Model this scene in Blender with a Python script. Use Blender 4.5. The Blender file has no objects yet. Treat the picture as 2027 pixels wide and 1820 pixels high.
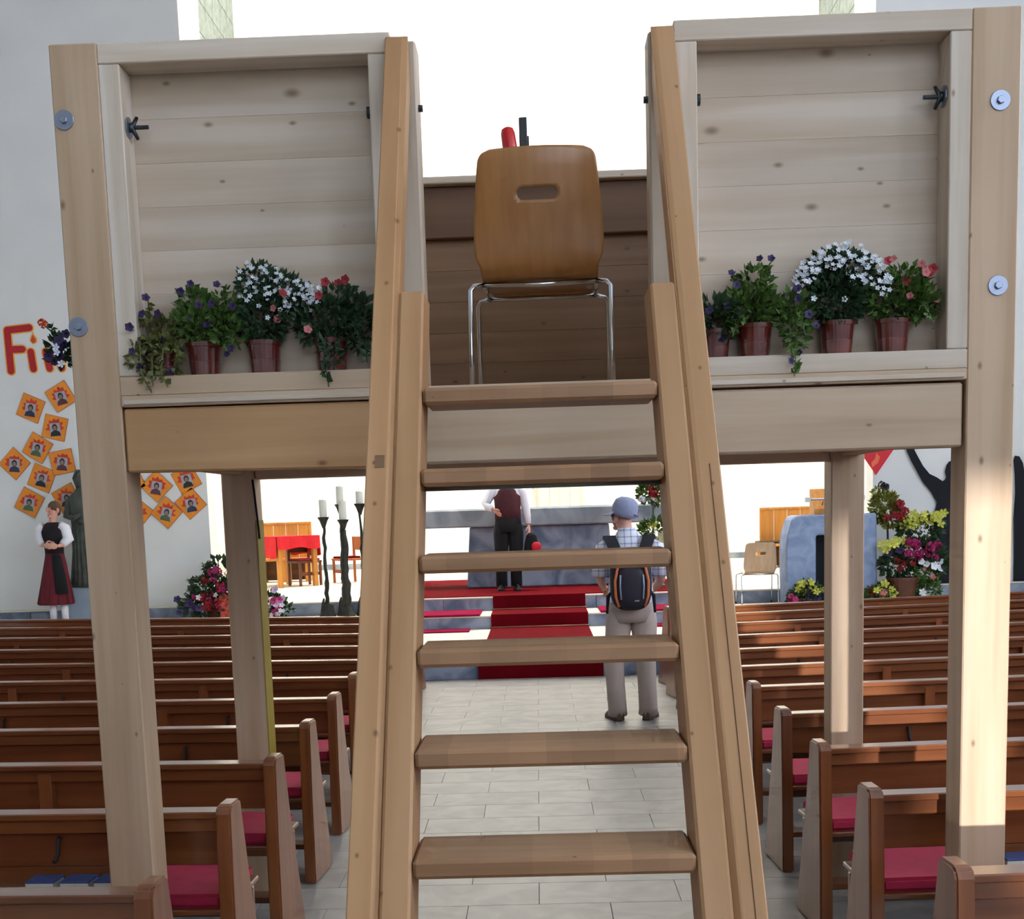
import bpy, bmesh, math, random
from mathutils import Vector, Matrix
SC = bpy.context.scene
COL = SC.collection
PI = math.pi

# ------------------------------------------------------------------ camera
F_PX, PP_Y, CAM_H = 2500.0, 1344.0, 1.70
pitch, roll, yaw = math.atan(329 / 2500.0), 0.0309, 0.024
cd = bpy.data.cameras.new('camera'); cam = bpy.data.objects.new('camera', cd); COL.objects.link(cam)
_f = Vector((0, math.cos(pitch), -math.sin(pitch))); _u = Vector((0, math.sin(pitch), math.cos(pitch))); _r = Vector((1, 0, 0))
_r2 = _r * math.cos(roll) - _u * math.sin(roll); _u2 = _r * math.sin(roll) + _u * math.cos(roll)
_R = Matrix.Rotation(yaw, 3, 'Z')
_m = Matrix((_R @ _r2, _R @ _u2, -(_R @ _f))).transposed()
cam.matrix_world = Matrix.Translation((-0.02, 0, CAM_H)) @ _m.to_4x4()
cd.sensor_fit = 'HORIZONTAL'; cd.sensor_width = 36; cd.lens = 36 * F_PX / 2027
cd.shift_y = (PP_Y - 910) / 2027; cd.clip_start = 0.05; cd.clip_end = 200
SC.camera = cam
# ------------------------------------------------------------------ light and exposure
vs = SC.view_settings
vs.view_transform = 'Standard'; vs.look = 'None'; vs.gamma = 1; vs.use_curve_mapping = False
vs.exposure = 0.36
cy = SC.cycles; cy.max_bounces = 6; cy.diffuse_bounces = 4; cy.glossy_bounces = 3; cy.transmission_bounces = 2
cy.use_adaptive_sampling = True; cy.adaptive_threshold = .1; cy.adaptive_min_samples = 12; cy.caustics_reflective = False; cy.caustics_refractive = False
GLOW_NAVE = 2.6        # glow of the unseen nave windows, added as light
GLOW_APSE = 11.0       # glow of the unseen roof light assumed over the apse
SKY_SIDE = .10       # hazy glass block windows beside the apse
w = bpy.data.worlds.new('world'); SC.world = w; w.use_nodes = True
w.node_tree.nodes['Background'].inputs[0].default_value = (0.75, 0.86, 1, 1)
w.node_tree.nodes['Background'].inputs[1].default_value = 1.2
sl = bpy.data.lights.new('sun', 'SUN'); sl.energy = 4.0; sl.angle = 0.014; sl.color = (1, .985, .97)
sun = bpy.data.objects.new('sun', sl); COL.objects.link(sun)
sun.rotation_euler = (math.radians(90 - 5.0), 0, math.radians(-2.0)); sun.location = (1, -20, 4)

# ------------------------------------------------------------------ materials
def lin(c):
    return tuple(((v / 255) / 12.92 if v / 255 <= .04045 else ((v / 255 + .055) / 1.055) ** 2.4) for v in c) + (1,)
MATS = {}
def mat(name, rgb, rough=.6, metal=0, spec=.5, var=.0, vscale=8, emit=0, trans=0, coat=0, sss=0):
    if name in MATS: return MATS[name]
    m = bpy.data.materials.new(name); m.use_nodes = True; MATS[name] = m
    nt = m.node_tree; b = nt.nodes['Principled BSDF']
    b.inputs['Base Color'].default_value = lin(rgb); b.inputs['Roughness'].default_value = rough
    b.inputs['Metallic'].default_value = metal; b.inputs['Specular IOR Level'].default_value = spec
    b.inputs['Coat Weight'].default_value = coat
    if trans: b.inputs['Transmission Weight'].default_value = trans
    if emit:
        b.inputs['Emission Color'].default_value = lin(rgb); b.inputs['Emission Strength'].default_value = emit
    if var:
        tc = nt.nodes.new('ShaderNodeTexCoord'); no = nt.nodes.new('ShaderNodeTexNoise'); no.inputs['Scale'].default_value = vscale
        no.inputs['Detail'].default_value = 4
        oi = nt.nodes.new('ShaderNodeObjectInfo'); ad = nt.nodes.new('ShaderNodeVectorMath'); ad.operation = 'ADD'
        nt.links.new(tc.outputs['Object'], ad.inputs[0]); nt.links.new(oi.outputs['Random'], ad.inputs[1])
        nt.links.new(ad.outputs[0], no.inputs['Vector'])
        rp = nt.nodes.new('ShaderNodeValToRGB'); e = rp.color_ramp.elements
        c = lin(rgb)
        e[0].position = .3; e[0].color = tuple(x * (1 - var) for x in c[:3]) + (1,)
        e[1].position = .7; e[1].color = tuple(min(1, x * (1 + var)) for x in c[:3]) + (1,)
        nt.links.new(no.outputs['Fac'], rp.inputs['Fac']); nt.links.new(rp.outputs[0], b.inputs['Base Color'])
    return m
def wood(name, rgb, dark=.72, axis='X', knots=.0, rough=.55, coat=0, grain=22, tint=(1, .93, .82), blocks=0):
    """procedural sawn wood: stretched grain, broad tone changes, knots, per-board tone"""
    if name in MATS: return MATS[name]
    m = bpy.data.materials.new(name); m.use_nodes = True; MATS[name] = m
    nt = m.node_tree; N = nt.nodes.new; L = nt.links.new; b = nt.nodes['Principled BSDF']
    b.inputs['Roughness'].default_value = rough; b.inputs['Coat Weight'].default_value = coat; b.inputs['Coat Roughness'].default_value = .18
    tc = N('ShaderNodeTexCoord'); oi = N('ShaderNodeObjectInfo')
    sc = N('ShaderNodeVectorMath'); sc.operation = 'SCALE'; sc.inputs[0].default_value = (7.3, 5.1, 9.7); L(oi.outputs['Random'], sc.inputs['Scale'])
    ad = N('ShaderNodeVectorMath'); ad.operation = 'ADD'; L(tc.outputs['Object'], ad.inputs[0]); L(sc.outputs[0], ad.inputs[1])
    def stretched(k, a):
        mp = N('ShaderNodeMapping'); s = {'X': (a, 1, 1), 'Y': (1, a, 1), 'Z': (1, 1, a), 'S': (1, a, a)}[axis]
        mp.inputs['Scale'].default_value = tuple(k * v for v in s); L(ad.outputs[0], mp.inputs['Vector']); return mp
    g = N('ShaderNodeTexNoise'); g.inputs['Scale'].default_value = 1; g.inputs['Detail'].default_value = 5; g.inputs['Distortion'].default_value = .25
    L(stretched(grain, .05).outputs[0], g.inputs['Vector'])
    br = N('ShaderNodeTexNoise'); br.inputs['Scale'].default_value = 1; br.inputs['Detail'].default_value = 2
    L(stretched(4.5, .2).outputs[0], br.inputs['Vector'])
    c = lin(rgb); d = tuple(x * dark * t for x, t in zip(c[:3], tint)) + (1,)
    rp = N('ShaderNodeValToRGB'); e = rp.color_ramp.elements; e[0].position = .33; e[0].color = d; e[1].position = .62; e[1].color = c
    L(g.outputs['Fac'], rp.inputs['Fac'])
    rp2 = N('ShaderNodeValToRGB'); e = rp2.color_ramp.elements; e[0].position = .3; e[0].color = (.88, .85, .80, 1); e[1].position = .7; e[1].color = (1.04, 1.03, 1.02, 1)
    L(br.outputs['Fac'], rp2.inputs['Fac'])
    mx = N('ShaderNodeMix'); mx.data_type = 'RGBA'; mx.blend_type = 'MULTIPLY'; mx.inputs['Factor'].default_value = 1
    L(rp.outputs[0], mx.inputs[6]); L(rp2.outputs[0], mx.inputs[7])
    out = mx.outputs[2]
    if knots:
        vo = N('ShaderNodeTexVoronoi'); vo.inputs['Scale'].default_value = 1; vo.voronoi_dimensions = '2D'
        s3 = N('ShaderNodeSeparateXYZ'); L(stretched(6.5, .55).outputs[0], s3.inputs[0]); a3 = N('ShaderNodeMath'); L(s3.outputs[2], a3.inputs[0]); L(s3.outputs[1], a3.inputs[1])
        c3 = N('ShaderNodeCombineXYZ'); L(s3.outputs[0], c3.inputs[0]); L(a3.outputs[0], c3.inputs[1]); L(c3.outputs[0], vo.inputs['Vector'])
        sp = N('ShaderNodeSeparateColor'); L(vo.outputs['Color'], sp.inputs[0])
        rad = N('ShaderNodeMath'); rad.operation = 'MULTIPLY_ADD'; rad.inputs[1].default_value = .21 * knots; rad.inputs[2].default_value = -.06 * knots
        L(sp.outputs[0], rad.inputs[0])
        mxr = N('ShaderNodeMath'); mxr.operation = 'MAXIMUM'; mxr.inputs[1].default_value = .0005; L(rad.outputs[0], mxr.inputs[0]); rad = mxr
        mr = N('ShaderNodeMapRange'); mr.interpolation_type = 'SMOOTHSTEP'; L(vo.outputs['Distance'], mr.inputs['Value']); L(rad.outputs[0], mr.inputs['From Max'])
        mr.inputs['From Min'].default_value = .0; mr.inputs['To Min'].default_value = .85; mr.inputs['To Max'].default_value = 0
        mk = N('ShaderNodeMix'); mk.data_type = 'RGBA'; L(mr.outputs[0], mk.inputs['Factor']); L(out, mk.inputs[6])
        mk.inputs[7].default_value = tuple(x * y for x, y in zip(c[:3], (.28, .2, .13))) + (1,); out = mk.outputs[2]
    if blocks:
        mp = N('ShaderNodeMapping'); mp.inputs['Scale'].default_value = (blocks, 0, 0); L(ad.outputs[0], mp.inputs['Vector'])
        wv = N('ShaderNodeTexVoronoi'); wv.voronoi_dimensions = '1D'; wv.inputs['Scale'].default_value = 1
        sx = N('ShaderNodeSeparateXYZ'); L(mp.outputs[0], sx.inputs[0]); L(sx.outputs[0], wv.inputs['W'])
        s2 = N('ShaderNodeSeparateColor'); L(wv.outputs['Color'], s2.inputs[0])
        m2 = N('ShaderNodeMapRange'); L(s2.outputs[0], m2.inputs['Value']); m2.inputs['To Min'].default_value = .8; m2.inputs['To Max'].default_value = 1.08
        hv = N('ShaderNodeHueSaturation'); L(out, hv.inputs['Color']); L(m2.outputs[0], hv.inputs['Value']); out = hv.outputs[0]
    m3 = N('ShaderNodeMapRange'); L(oi.outputs['Random'], m3.inputs['Value']); m3.inputs['To Min'].default_value = .92; m3.inputs['To Max'].default_value = 1.06
    hs = N('ShaderNodeHueSaturation'); L(m3.outputs[0], hs.inputs['Value']); L(out, hs.inputs['Color']); L(hs.outputs[0], b.inputs['Base Color'])
    bp = N('ShaderNodeBump'); bp.inputs['Strength'].default_value = .08; bp.inputs['Distance'].default_value = .002
    L(g.outputs['Fac'], bp.inputs['Height']); L(bp.outputs[0], b.inputs['Normal'])
    return m
def stone(name, a, b_, scale=2.5, rough=.6):
    if name in MATS: return MATS[name]
    m = bpy.data.materials.new(name); m.use_nodes = True; MATS[name] = m
    nt = m.node_tree; N = nt.nodes.new; L = nt.links.new; b = nt.nodes['Principled BSDF']; b.inputs['Roughness'].default_value = rough
    tc = N('ShaderNodeTexCoord'); oi = N('ShaderNodeObjectInfo'); ad = N('ShaderNodeVectorMath'); ad.operation = 'MULTIPLY_ADD'
    L(oi.outputs['Random'], ad.inputs[0]); ad.inputs[1].default_value = (9, 7, 5); L(tc.outputs['Object'], ad.inputs[2])
    n1 = N('ShaderNodeTexNoise'); n1.inputs['Scale'].default_value = scale; n1.inputs['Detail'].default_value = 6; n1.inputs['Distortion'].default_value = 1.2
    L(ad.outputs[0], n1.inputs['Vector'])
    rp = N('ShaderNodeValToRGB'); e = rp.color_ramp.elements; e[0].position = .35; e[0].color = lin(a); e[1].position = .62; e[1].color = lin(b_)
    L(n1.outputs['Fac'], rp.inputs['Fac']); L(rp.outputs[0], b.inputs['Base Color'])
    bp = N('ShaderNodeBump'); bp.inputs['Strength'].default_value = .15; bp.inputs['Distance'].default_value = .01; L(n1.outputs['Fac'], bp.inputs['Height']); L(bp.outputs[0], b.inputs['Normal'])
    return m
def plaster(name, rgb):
    m = mat(name, rgb, .9, var=.03, vscale=1.3); return m
def plaid(name):
    if name in MATS: return MATS[name]
    m = bpy.data.materials.new(name); m.use_nodes = True; MATS[name] = m
    nt = m.node_tree; N = nt.nodes.new; L = nt.links.new; b = nt.nodes['Principled BSDF']; b.inputs['Roughness'].default_value = .9
    tc = N('ShaderNodeTexCoord'); sx = N('ShaderNodeSeparateXYZ'); L(tc.outputs['Object'], sx.inputs[0]); outs = []
    for k in (0, 2):
        a = N('ShaderNodeMath'); a.operation = 'MULTIPLY'; a.inputs[1].default_value = 19; L(sx.outputs[k], a.inputs[0])
        f = N('ShaderNodeMath'); f.operation = 'FRACT'; L(a.outputs[0], f.inputs[0])
        g = N('ShaderNodeMath'); g.operation = 'LESS_THAN'; g.inputs[1].default_value = .22; L(f.outputs[0], g.inputs[0]); outs.append(g)
    s = N('ShaderNodeMath'); s.operation = 'ADD'; L(outs[0].outputs[0], s.inputs[0]); L(outs[1].outputs[0], s.inputs[1])
    rp = N('ShaderNodeValToRGB'); rp.color_ramp.interpolation = 'CONSTANT'; e = rp.color_ramp.elements
    e[0].color = lin((232, 234, 245)); e[1].position = .3; e[1].color = lin((186, 192, 214))
    n = rp.color_ramp.elements.new(.8); n.color = lin((134, 142, 182))
    d = N('ShaderNodeMath'); d.operation = 'MULTIPLY'; d.inputs[1].default_value = .5; L(s.outputs[0], d.inputs[0]); L(d.outputs[0], rp.inputs['Fac']); L(rp.outputs[0], b.inputs['Base Color'])
    return m

# ------------------------------------------------------------------ mesh helpers
WT = {}
class MB:
    def __init__(s): s.v = []; s.f = []
    def add(s, vs, fs):
        o = len(s.v); s.v += [tuple(p) for p in vs]; s.f += [tuple(i + o for i in f) for f in fs]; return s
    def box(s, x0, x1, y0, y1, z0, z1):
        return s.add([(x0,y0,z0),(x1,y0,z0),(x1,y1,z0),(x0,y1,z0),(x0,y0,z1),(x1,y0,z1),(x1,y1,z1),(x0,y1,z1)],
                     [(3,2,1,0),(4,5,6,7),(0,1,5,4),(1,2,6,5),(2,3,7,6),(3,0,4,7)])
    def prism(s, poly, axis, a, b):
        def P(p, t): return {'X': (t, p[0], p[1]), 'Y': (p[0], t, p[1]), 'Z': (p[0], p[1], t)}[axis]
        n = len(poly)
        return s.add([P(p, a) for p in poly] + [P(p, b) for p in poly],
                     [tuple(range(n)), tuple(range(2*n-1, n-1, -1))] + [(i, i+n, (i+1) % n + n, (i+1) % n) for i in range(n)])
    def tube(s, pts, r, n=8, caps=True):
        pts = [Vector(p) for p in pts]; m = len(pts); rs = r if isinstance(r, (list, tuple)) else [r] * m
        up = None; vs_ = []
        for i, p in enumerate(pts):
            d = (pts[min(i+1, m-1)] - pts[max(i-1, 0)]).normalized()
            if up is None: up = Vector((0, 0, 1)) if abs(d.z) < .9 else Vector((1, 0, 0))
            a = d.cross(up).normalized(); b = a.cross(d).normalized(); up = b
            for k in range(n):
                t = 2*PI*k/n; vs_.append(p + (a*math.cos(t) + b*math.sin(t)) * rs[i])
        fs = [(i*n+k, i*n+(k+1) % n, (i+1)*n+(k+1) % n, (i+1)*n+k) for i in range(m-1) for k in range(n)]
        if caps: fs += [tuple(range(n-1, -1, -1)), tuple((m-1)*n+k for k in range(n))]
        return s.add(vs_, fs)
    def lathe(s, prof, c=(0, 0, 0), n=20, sx=1, sy=1):
        m = len(prof)
        vs_ = [(c[0]+r*math.cos(2*PI*k/n)*sx, c[1]+r*math.sin(2*PI*k/n)*sy, c[2]+z) for r, z in prof for k in range(n)]
        fs = [(i*n+k, i*n+(k+1) % n, (i+1)*n+(k+1) % n, (i+1)*n+k) for i in range(m-1) for k in range(n)]
        fs += [tuple(range(n-1, -1, -1)), tuple((m-1)*n+k for k in range(n))]
        return s.add(vs_, fs)
    def ell(s, c, r, n=14, m=9, e=1.0, M=None):
        vs_ = []; P = lambda x: math.copysign(abs(x) ** e, x)
        for i in range(m+1):
            ph = -PI/2 + PI*i/m
            for k in range(n):
                t = 2*PI*k/n
                q = Vector((r[0]*P(math.cos(ph))*P(math.cos(t)), r[1]*P(math.cos(ph))*P(math.sin(t)), r[2]*P(math.sin(ph))))
                if M: q = M @ q
                vs_.append(q + Vector(c))
        fs = [(i*n+k, i*n+(k+1) % n, (i+1)*n+(k+1) % n, (i+1)*n+k) for i in range(m) for k in range(n)]
        return s.add(vs_, fs)
    def mesh(s, name, mat_, bevel=0, smooth=False, off=(0, 0, 0), seg=1):
        me = bpy.data.meshes.new(name); o = Vector(off)
        me.from_pydata([Vector(p) - o for p in s.v], [], s.f); me.update()
        bm = bmesh.new(); bm.from_mesh(me)
        bmesh.ops.remove_doubles(bm, verts=bm.verts, dist=1e-5)
        bmesh.ops.recalc_face_normals(bm, faces=bm.faces)
        if bevel:
            ed = [e for e in bm.edges if len(e.link_faces) == 2 and e.calc_face_angle(0) > .6]
            bmesh.ops.bevel(bm, geom=ed, offset=bevel, segments=seg, affect='EDGES', clamp_overlap=True)
        bm.to_mesh(me); bm.free()
        if smooth:
            me.polygons.foreach_set('use_smooth', [True] * len(me.polygons))
        me.materials.append(mat_)
        return me
    def build(s, name, mat_, parent=None, bevel=0, smooth=False, local=False, seg=1):
        off = (0, 0, 0) if (local or parent is None) else WT.get(parent, (0, 0, 0))
        return link(name, s.mesh(name, mat_, bevel, smooth, off, seg), parent)
def link(name, me, parent=None):
    o = bpy.data.objects.new(name, me); COL.objects.link(o)
    if parent is not None: o.parent = parent; WT[o] = WT.get(parent, Vector((0, 0, 0)))
    else: WT[o] = Vector((0, 0, 0))
    return o
def thing(name, label, cat, loc=(0, 0, 0), rz=0, group=None):
    o = bpy.data.objects.new(name, None); COL.objects.link(o); o.location = loc; o.rotation_euler = (0, 0, rz)
    o.empty_display_size = .1; WT[o] = Vector(loc); tag(o, label, cat, group); return o
def tag(o, label, cat, group=None, kind=None):
    o['label'] = label; o['category'] = cat
    if group: o['group'] = group
    if kind: o['kind'] = kind
    return o
def struct(name, mb, m, parent=None, bevel=0):
    o = mb.build(name, m, parent, bevel)
    if parent is None: o['kind'] = 'structure'
    return o
def copy_tree(o, parent=None):
    c = o.copy(); COL.objects.link(c); c.parent = parent
    for ch in list(o.children): copy_tree(ch, c)
    return c
def box(*a): return MB().box(*a)
def skin(pts, edges, sub=2, root=0):
    """grow a continuous surface over a joint skeleton; pts = (x,y,z,rx[,ry])"""
    me = bpy.data.meshes.new('skel'); me.from_pydata([p[:3] for p in pts], edges, []); me.update()
    o = bpy.data.objects.new('skel', me); COL.objects.link(o)
    md = o.modifiers.new('s', 'SKIN'); md.use_smooth_shade = True
    for i, p in enumerate(pts):
        sv = me.skin_vertices[0].data[i]; sv.radius = (p[3], p[4] if len(p) > 4 else p[3]); sv.use_root = (i == root)
    sb = o.modifiers.new('u', 'SUBSURF'); sb.levels = sub; sb.render_levels = sub
    bpy.context.view_layer.update()
    ev = o.evaluated_get(bpy.context.evaluated_depsgraph_get()); t = ev.to_mesh()
    out = ([tuple(v.co) for v in t.vertices], [tuple(p.vertices) for p in t.polygons])
    ev.to_mesh_clear(); bpy.data.objects.remove(o); bpy.data.meshes.remove(me)
    return out
def chain(pts): return [(i, i+1) for i in range(len(pts)-1)]

# ------------------------------------------------------------------ palette
M_POST = wood('spruce_post', (200, 174, 147), axis='Z', knots=.55, dark=.8, grain=16)
M_OPEN = wood('spruce_opening', (188, 172, 154), axis='Z', knots=.4, dark=.82)
M_FRAME = wood('spruce_frame', (216, 203, 188), axis='X', knots=.4, dark=.82)
M_FRAMEZ = wood('spruce_frame_upright', (218, 208, 196), axis='Z', knots=.4, dark=.82)
M_PANEL = wood('spruce_panel', (206, 191, 175), axis='X', knots=.95, dark=.78, grain=12)
M_BEAM = wood('spruce_beam', (210, 188, 164), axis='X', knots=.6, dark=.8, grain=14)
M_BEAMSHADE = wood('spruce_beam_shade', (196, 156, 112), axis='X', knots=.6, dark=.82, grain=14)  # beam wood with the left side's shade mixed into its colour
M_LAD = wood('larch_ladder', (190, 148, 106), axis='S', knots=.5, dark=.84, tint=(1, .93, .84), grain=14)
M_TREAD = wood('larch_tread', (174, 134, 100), axis='X', knots=.2, dark=.8, blocks=11)
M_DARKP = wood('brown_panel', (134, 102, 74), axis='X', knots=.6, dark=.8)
M_PEW = wood('pew_wood', (128, 74, 38), axis='X', rough=.3, coat=.8, dark=.7, tint=(1, .88, .75))
M_PEWEND = wood('pew_end_wood', (142, 84, 46), axis='Z', rough=.3, coat=.6, dark=.7, tint=(1, .88, .75))
M_PLY = wood('beech_ply', (186, 132, 76), axis='Z', rough=.28, coat=.35, dark=.88, grain=30)
M_PLYP = wood('pale_ply', (188, 162, 134), axis='Z', rough=.28, coat=.35, dark=.9, grain=30)
M_OAK = wood('golden_oak', (206, 140, 56), axis='Z', rough=.45, dark=.8)
M_STEEL = mat('zinc_steel', (150, 158, 176), .35, .9)
M_DKSTEEL = mat('dark_steel', (70, 76, 82), .4, .9)
M_CHROME = mat('chrome', (205, 208, 212), .12, 1)
M_RED = mat('red_cloth', (104, 10, 20), .95, spec=.05, var=.12, vscale=6)
M_CUSH = mat('crimson_cushion', (170, 32, 66), .85, var=.1, vscale=20)
M_WALL = plaster('white_plaster', (226, 228, 226))
M_APSE = plaster('apse_plaster', (240, 239, 234))
M_FLOOR = stone('pale_floor_stone', (136, 132, 127), (154, 150, 145), 3.5, .42)
M_GROUT = mat('grout', (126, 122, 116), .9)
M_SLATE = stone('blue_grey_stone', (92, 106, 128), (150, 160, 178), 2.2, .5)
M_SLATE2 = stone('grey_altar_stone', (104, 116, 130), (158, 166, 174), 1.6, .5)
M_LECT = stone('blue_lectern_stone', (112, 132, 168), (134, 152, 184), 5, .7)
M_CREAM = mat('cream_stone', (222, 214, 196), .6, var=.04, vscale=3)
M_BLACK = mat('black_card', (16, 20, 28), .9)
M_LEAF = mat('leaf_green', (74, 104, 40), .55, var=.45, vscale=30)
M_LEAFD = mat('leaf_dark', (38, 66, 36), .55, var=.4, vscale=30)
M_LEAFY = mat('leaf_yellow', (176, 178, 62), .55, var=.3, vscale=20)
M_PURP = mat('petal_purple', (38, 20, 70), .6, var=.25, vscale=40)
M_WHITE = mat('petal_white', (218, 224, 232), .6)
M_PRED = mat('petal_red', (150, 28, 38), .6, var=.2, vscale=40)
M_PINK = mat('petal_pink', (180, 100, 102), .6, var=.2, vscale=40)
M_MAG = mat('petal_magenta', (160, 28, 96), .6, var=.25, vscale=40)
M_LILAC = mat('petal_lilac', (200, 176, 210), .6)
M_POT = mat('flower_pot', (90, 30, 25), .22, coat=1, var=.12, vscale=18)
M_SKIN = mat('skin', (214, 160, 140), .55)

# ================================================================== SETTING
floor = struct('floor', box(-10, 10, -8.2, 29, -.15, -.004), M_GROUT)
rng = random.Random(3)
tile_me = {}
def tile(x0, x1, y0, y1, parent):
    key = (round(x1 - x0, 3), round(y1 - y0, 3))
    if key not in tile_me:
        tile_me[key] = box(0, key[0], 0, key[1], -.02, .0).mesh('floor_tile', M_FLOOR, .0015)
    o = link('floor_tile', tile_me[key], parent); o.location = (x0, y0, 0)
row, y = 0, 1.5
while y < 12.9:
    y1 = min(y + .32, 12.95); x = -1.3 - (.31 if row % 2 else 0)
    while x < 1.3:
        a, b = max(x, -1.3), min(x + .62, 1.3)
        if b - a > .05: tile(a + .0012, b - .0012, y + .0012, y1 - .0012, floor)
        x += .62
    y = y1; row += 1
side = MB()
side.box(-10, -1.302, -8.2, 12.95, -.02, 0).box(1.302, 10, -8.2, 12.95, -.02, 0).box(-1.302, 1.302, -8.2, 1.5, -.02, 0)
side.build('floor_slab', M_FLOOR, floor)
# chancel steps : risers of blue stone, tops of cream stone
levels = [(12.95, .17), (16.77, .345), (17.65, .535)]
lev_z = 0
for i, (yy, z) in enumerate(levels):
    st = struct('floor_chancel_%d' % (i + 1), box(-10, 10, yy + .03, 29, lev_z - .02 if i else -.15, z), M_CREAM)
    xs = -10.0
    while xs < 10:
        L_ = rng.uniform(1.0, 1.6); x1 = min(10, xs + L_)
        box(xs + .003, x1 - .003, yy, yy + .05, lev_z, z - .018).build('riser_slab', M_SLATE, st, .004); xs = x1
    xs = -10.0
    while xs < 10:
        x1 = min(10, xs + 2.0)
        box(xs + .002, x1 - .002, yy - .012, yy + .35, z - .018, z + .002).build('edge_slab', M_CREAM, st, .003); xs = x1
    lev_z = z
WY = 17.74
struct('wall_chancel_left', box(-10, -4.62, WY, WY + .4, .5, 10.2), M_WALL)
struct('wall_chancel_right', box(4.62, 10, WY, WY + .4, .5, 10.2), M_WALL)
struct('wall_chancel_top', box(-10, 10, WY, WY + .4, 10.2, 16.5), M_WALL)
struct('wall_apse', box(-6.3, 6.3, 28.5, 28.8, .4, 16.5), M_APSE)
for s, nm in ((-1, 'left'), (1, 'right')):
    X = 5.95 * s; a, b = sorted((X, X + .35 * s)); w_ = MB()
    # side wall of the apse with a tall window opening
    w_.box(a, b, WY + .4, 24.3, .4, 16.5).box(a, b, 28.05, 28.5, .4, 16.5).box(a, b, 24.3, 28.05, .4, 5.5).box(a, b, 24.3, 28.05, 15.6, 16.5)
    struct('wall_apse_' + nm, w_, M_APSE)
struct('baseboard_apse', box(-5.9, 5.9, 28.46, 28.5, .535, .66), M_SLATE2)
struct('wall_left', box(-10.3, -10, -8.5, 18.2, -.15, 10.2), M_WALL)
struct('wall_right', box(10, 10.3, -8.5, 18.2, -.15, 10.2), M_WALL)
# rear wall; unseen opening added to shape the sun patch on the post
ox0, ox1, oz0, oz1 = .80, 1.36, 1.66, 2.82
rw = MB().box(-10.3, ox0, -8.5, -8.2, -.15, 10.2).box(ox1, 10.3, -8.5, -8.2, -.15, 10.2).box(ox0, ox1, -8.5, -8.2, -.15, oz0).box(ox0, ox1, -8.5, -8.2, oz1, 10.2)
struct('wall_rear', rw, M_WALL)
struct('ceiling', box(-10.3, 10.3, -8.5, WY, 10.2, 10.4), M_WALL)
struct('ceiling_apse', MB().box(-10, 10, WY, 19.2, 16.5, 16.7).box(-10, 10, 27.6, 28.8, 16.5, 16.7).box(-10, -5, 19.2, 27.6, 16.5, 16.7).box(5, 10, 19.2, 27.6, 16.5, 16.7), M_APSE)
def pane_mat(name, rgb, e):
    m = mat(name, rgb, .3, emit=e); m.node_tree.nodes['Principled BSDF'].inputs['Base Color'].default_value = (.05, .05, .05, 1); return m
PN = pane_mat('nave_glow_pane', (222, 236, 255), GLOW_NAVE); PR = pane_mat('bright_glow_pane', (226, 236, 255), GLOW_NAVE * 2.2); PL = pane_mat('dim_glow_pane', (222, 236, 255), GLOW_NAVE * .18)  # right panes boosted, left ones dimmed so light falls from the right
PA = pane_mat('apse_glow_pane', (255, 250, 241), GLOW_APSE)
M_WFR = mat('window_frame_grey', (150, 152, 150), .5)
wn = [0]
def glow_window(axis, pos, a0, a1, z0, z1, nx, nz, pm, inward):
    """unseen window with glowing panes, added to light the nave; axis = wall normal axis"""
    wn[0] += 1
    def bb(u0, u1, v0, v1, d0, d1):
        d0, d1 = sorted((pos + inward * d0, pos + inward * d1))
        return box(d0, d1, u0, u1, v0, v1) if axis == 'X' else box(u0, u1, d0, d1, v0, v1)
    f = struct('window_%d' % wn[0], bb(a0 - .08, a1 + .08, z0 - .08, z1 + .08, 0, .02), M_WFR)
    fr = MB()
    for i in range(nx + 1):
        u = a0 + (a1 - a0) * i / nx; q = bb(u - .03, u + .03, z0, z1, .02, .07); fr.add(q.v, q.f)
    for j in range(nz + 1):
        v = z0 + (z1 - z0) * j / nz; q = bb(a0, a1, v - .03, v + .03, .02, .07); fr.add(q.v, q.f)
    fr.build('window_frame', M_WFR, f)
    for i in range(nx):
        for j in range(nz):
            u0 = a0 + (a1 - a0) * i / nx + .03; u1 = a0 + (a1 - a0) * (i + 1) / nx - .03
            v0 = z0 + (z1 - z0) * j / nz + .03; v1 = z0 + (z1 - z0) * (j + 1) / nz - .03
            bb(u0, u1, v0, v1, .025, .035).build('pane', pm, f)
for ya in (-5.5, -.5, 4.5, 9.5):
    glow_window('X', -10, ya, ya + 3.4, 3.2, 8.4, 2, 2, PL, 1)
    glow_window('X', 10, ya, ya + 3.4, 3.2, 8.4, 2, 2, PR, -1)
glow_window('Y', -8.2, -.5, 8.5, 3.6, 8.8, 4, 2, PN, 1)
# unseen apse roof light, added as the source for the bright apse wall
rl = struct('window_%d' % (wn[0] + 1), MB().box(-5, 5, 19.2, 19.3, 16.5, 16.7).box(-5, 5, 27.5, 27.6, 16.5, 16.7).box(-5, -4.9, 19.3, 27.5, 16.5, 16.7).box(4.9, 5, 19.3, 27.5, 16.5, 16.7), M_WFR)
for i in range(4):
    x0 = -4.9 + 2.45 * i; box(x0 + .03, x0 + 2.42, 19.3, 27.5, 16.6, 16.62).build('pane', PA, rl)
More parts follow.
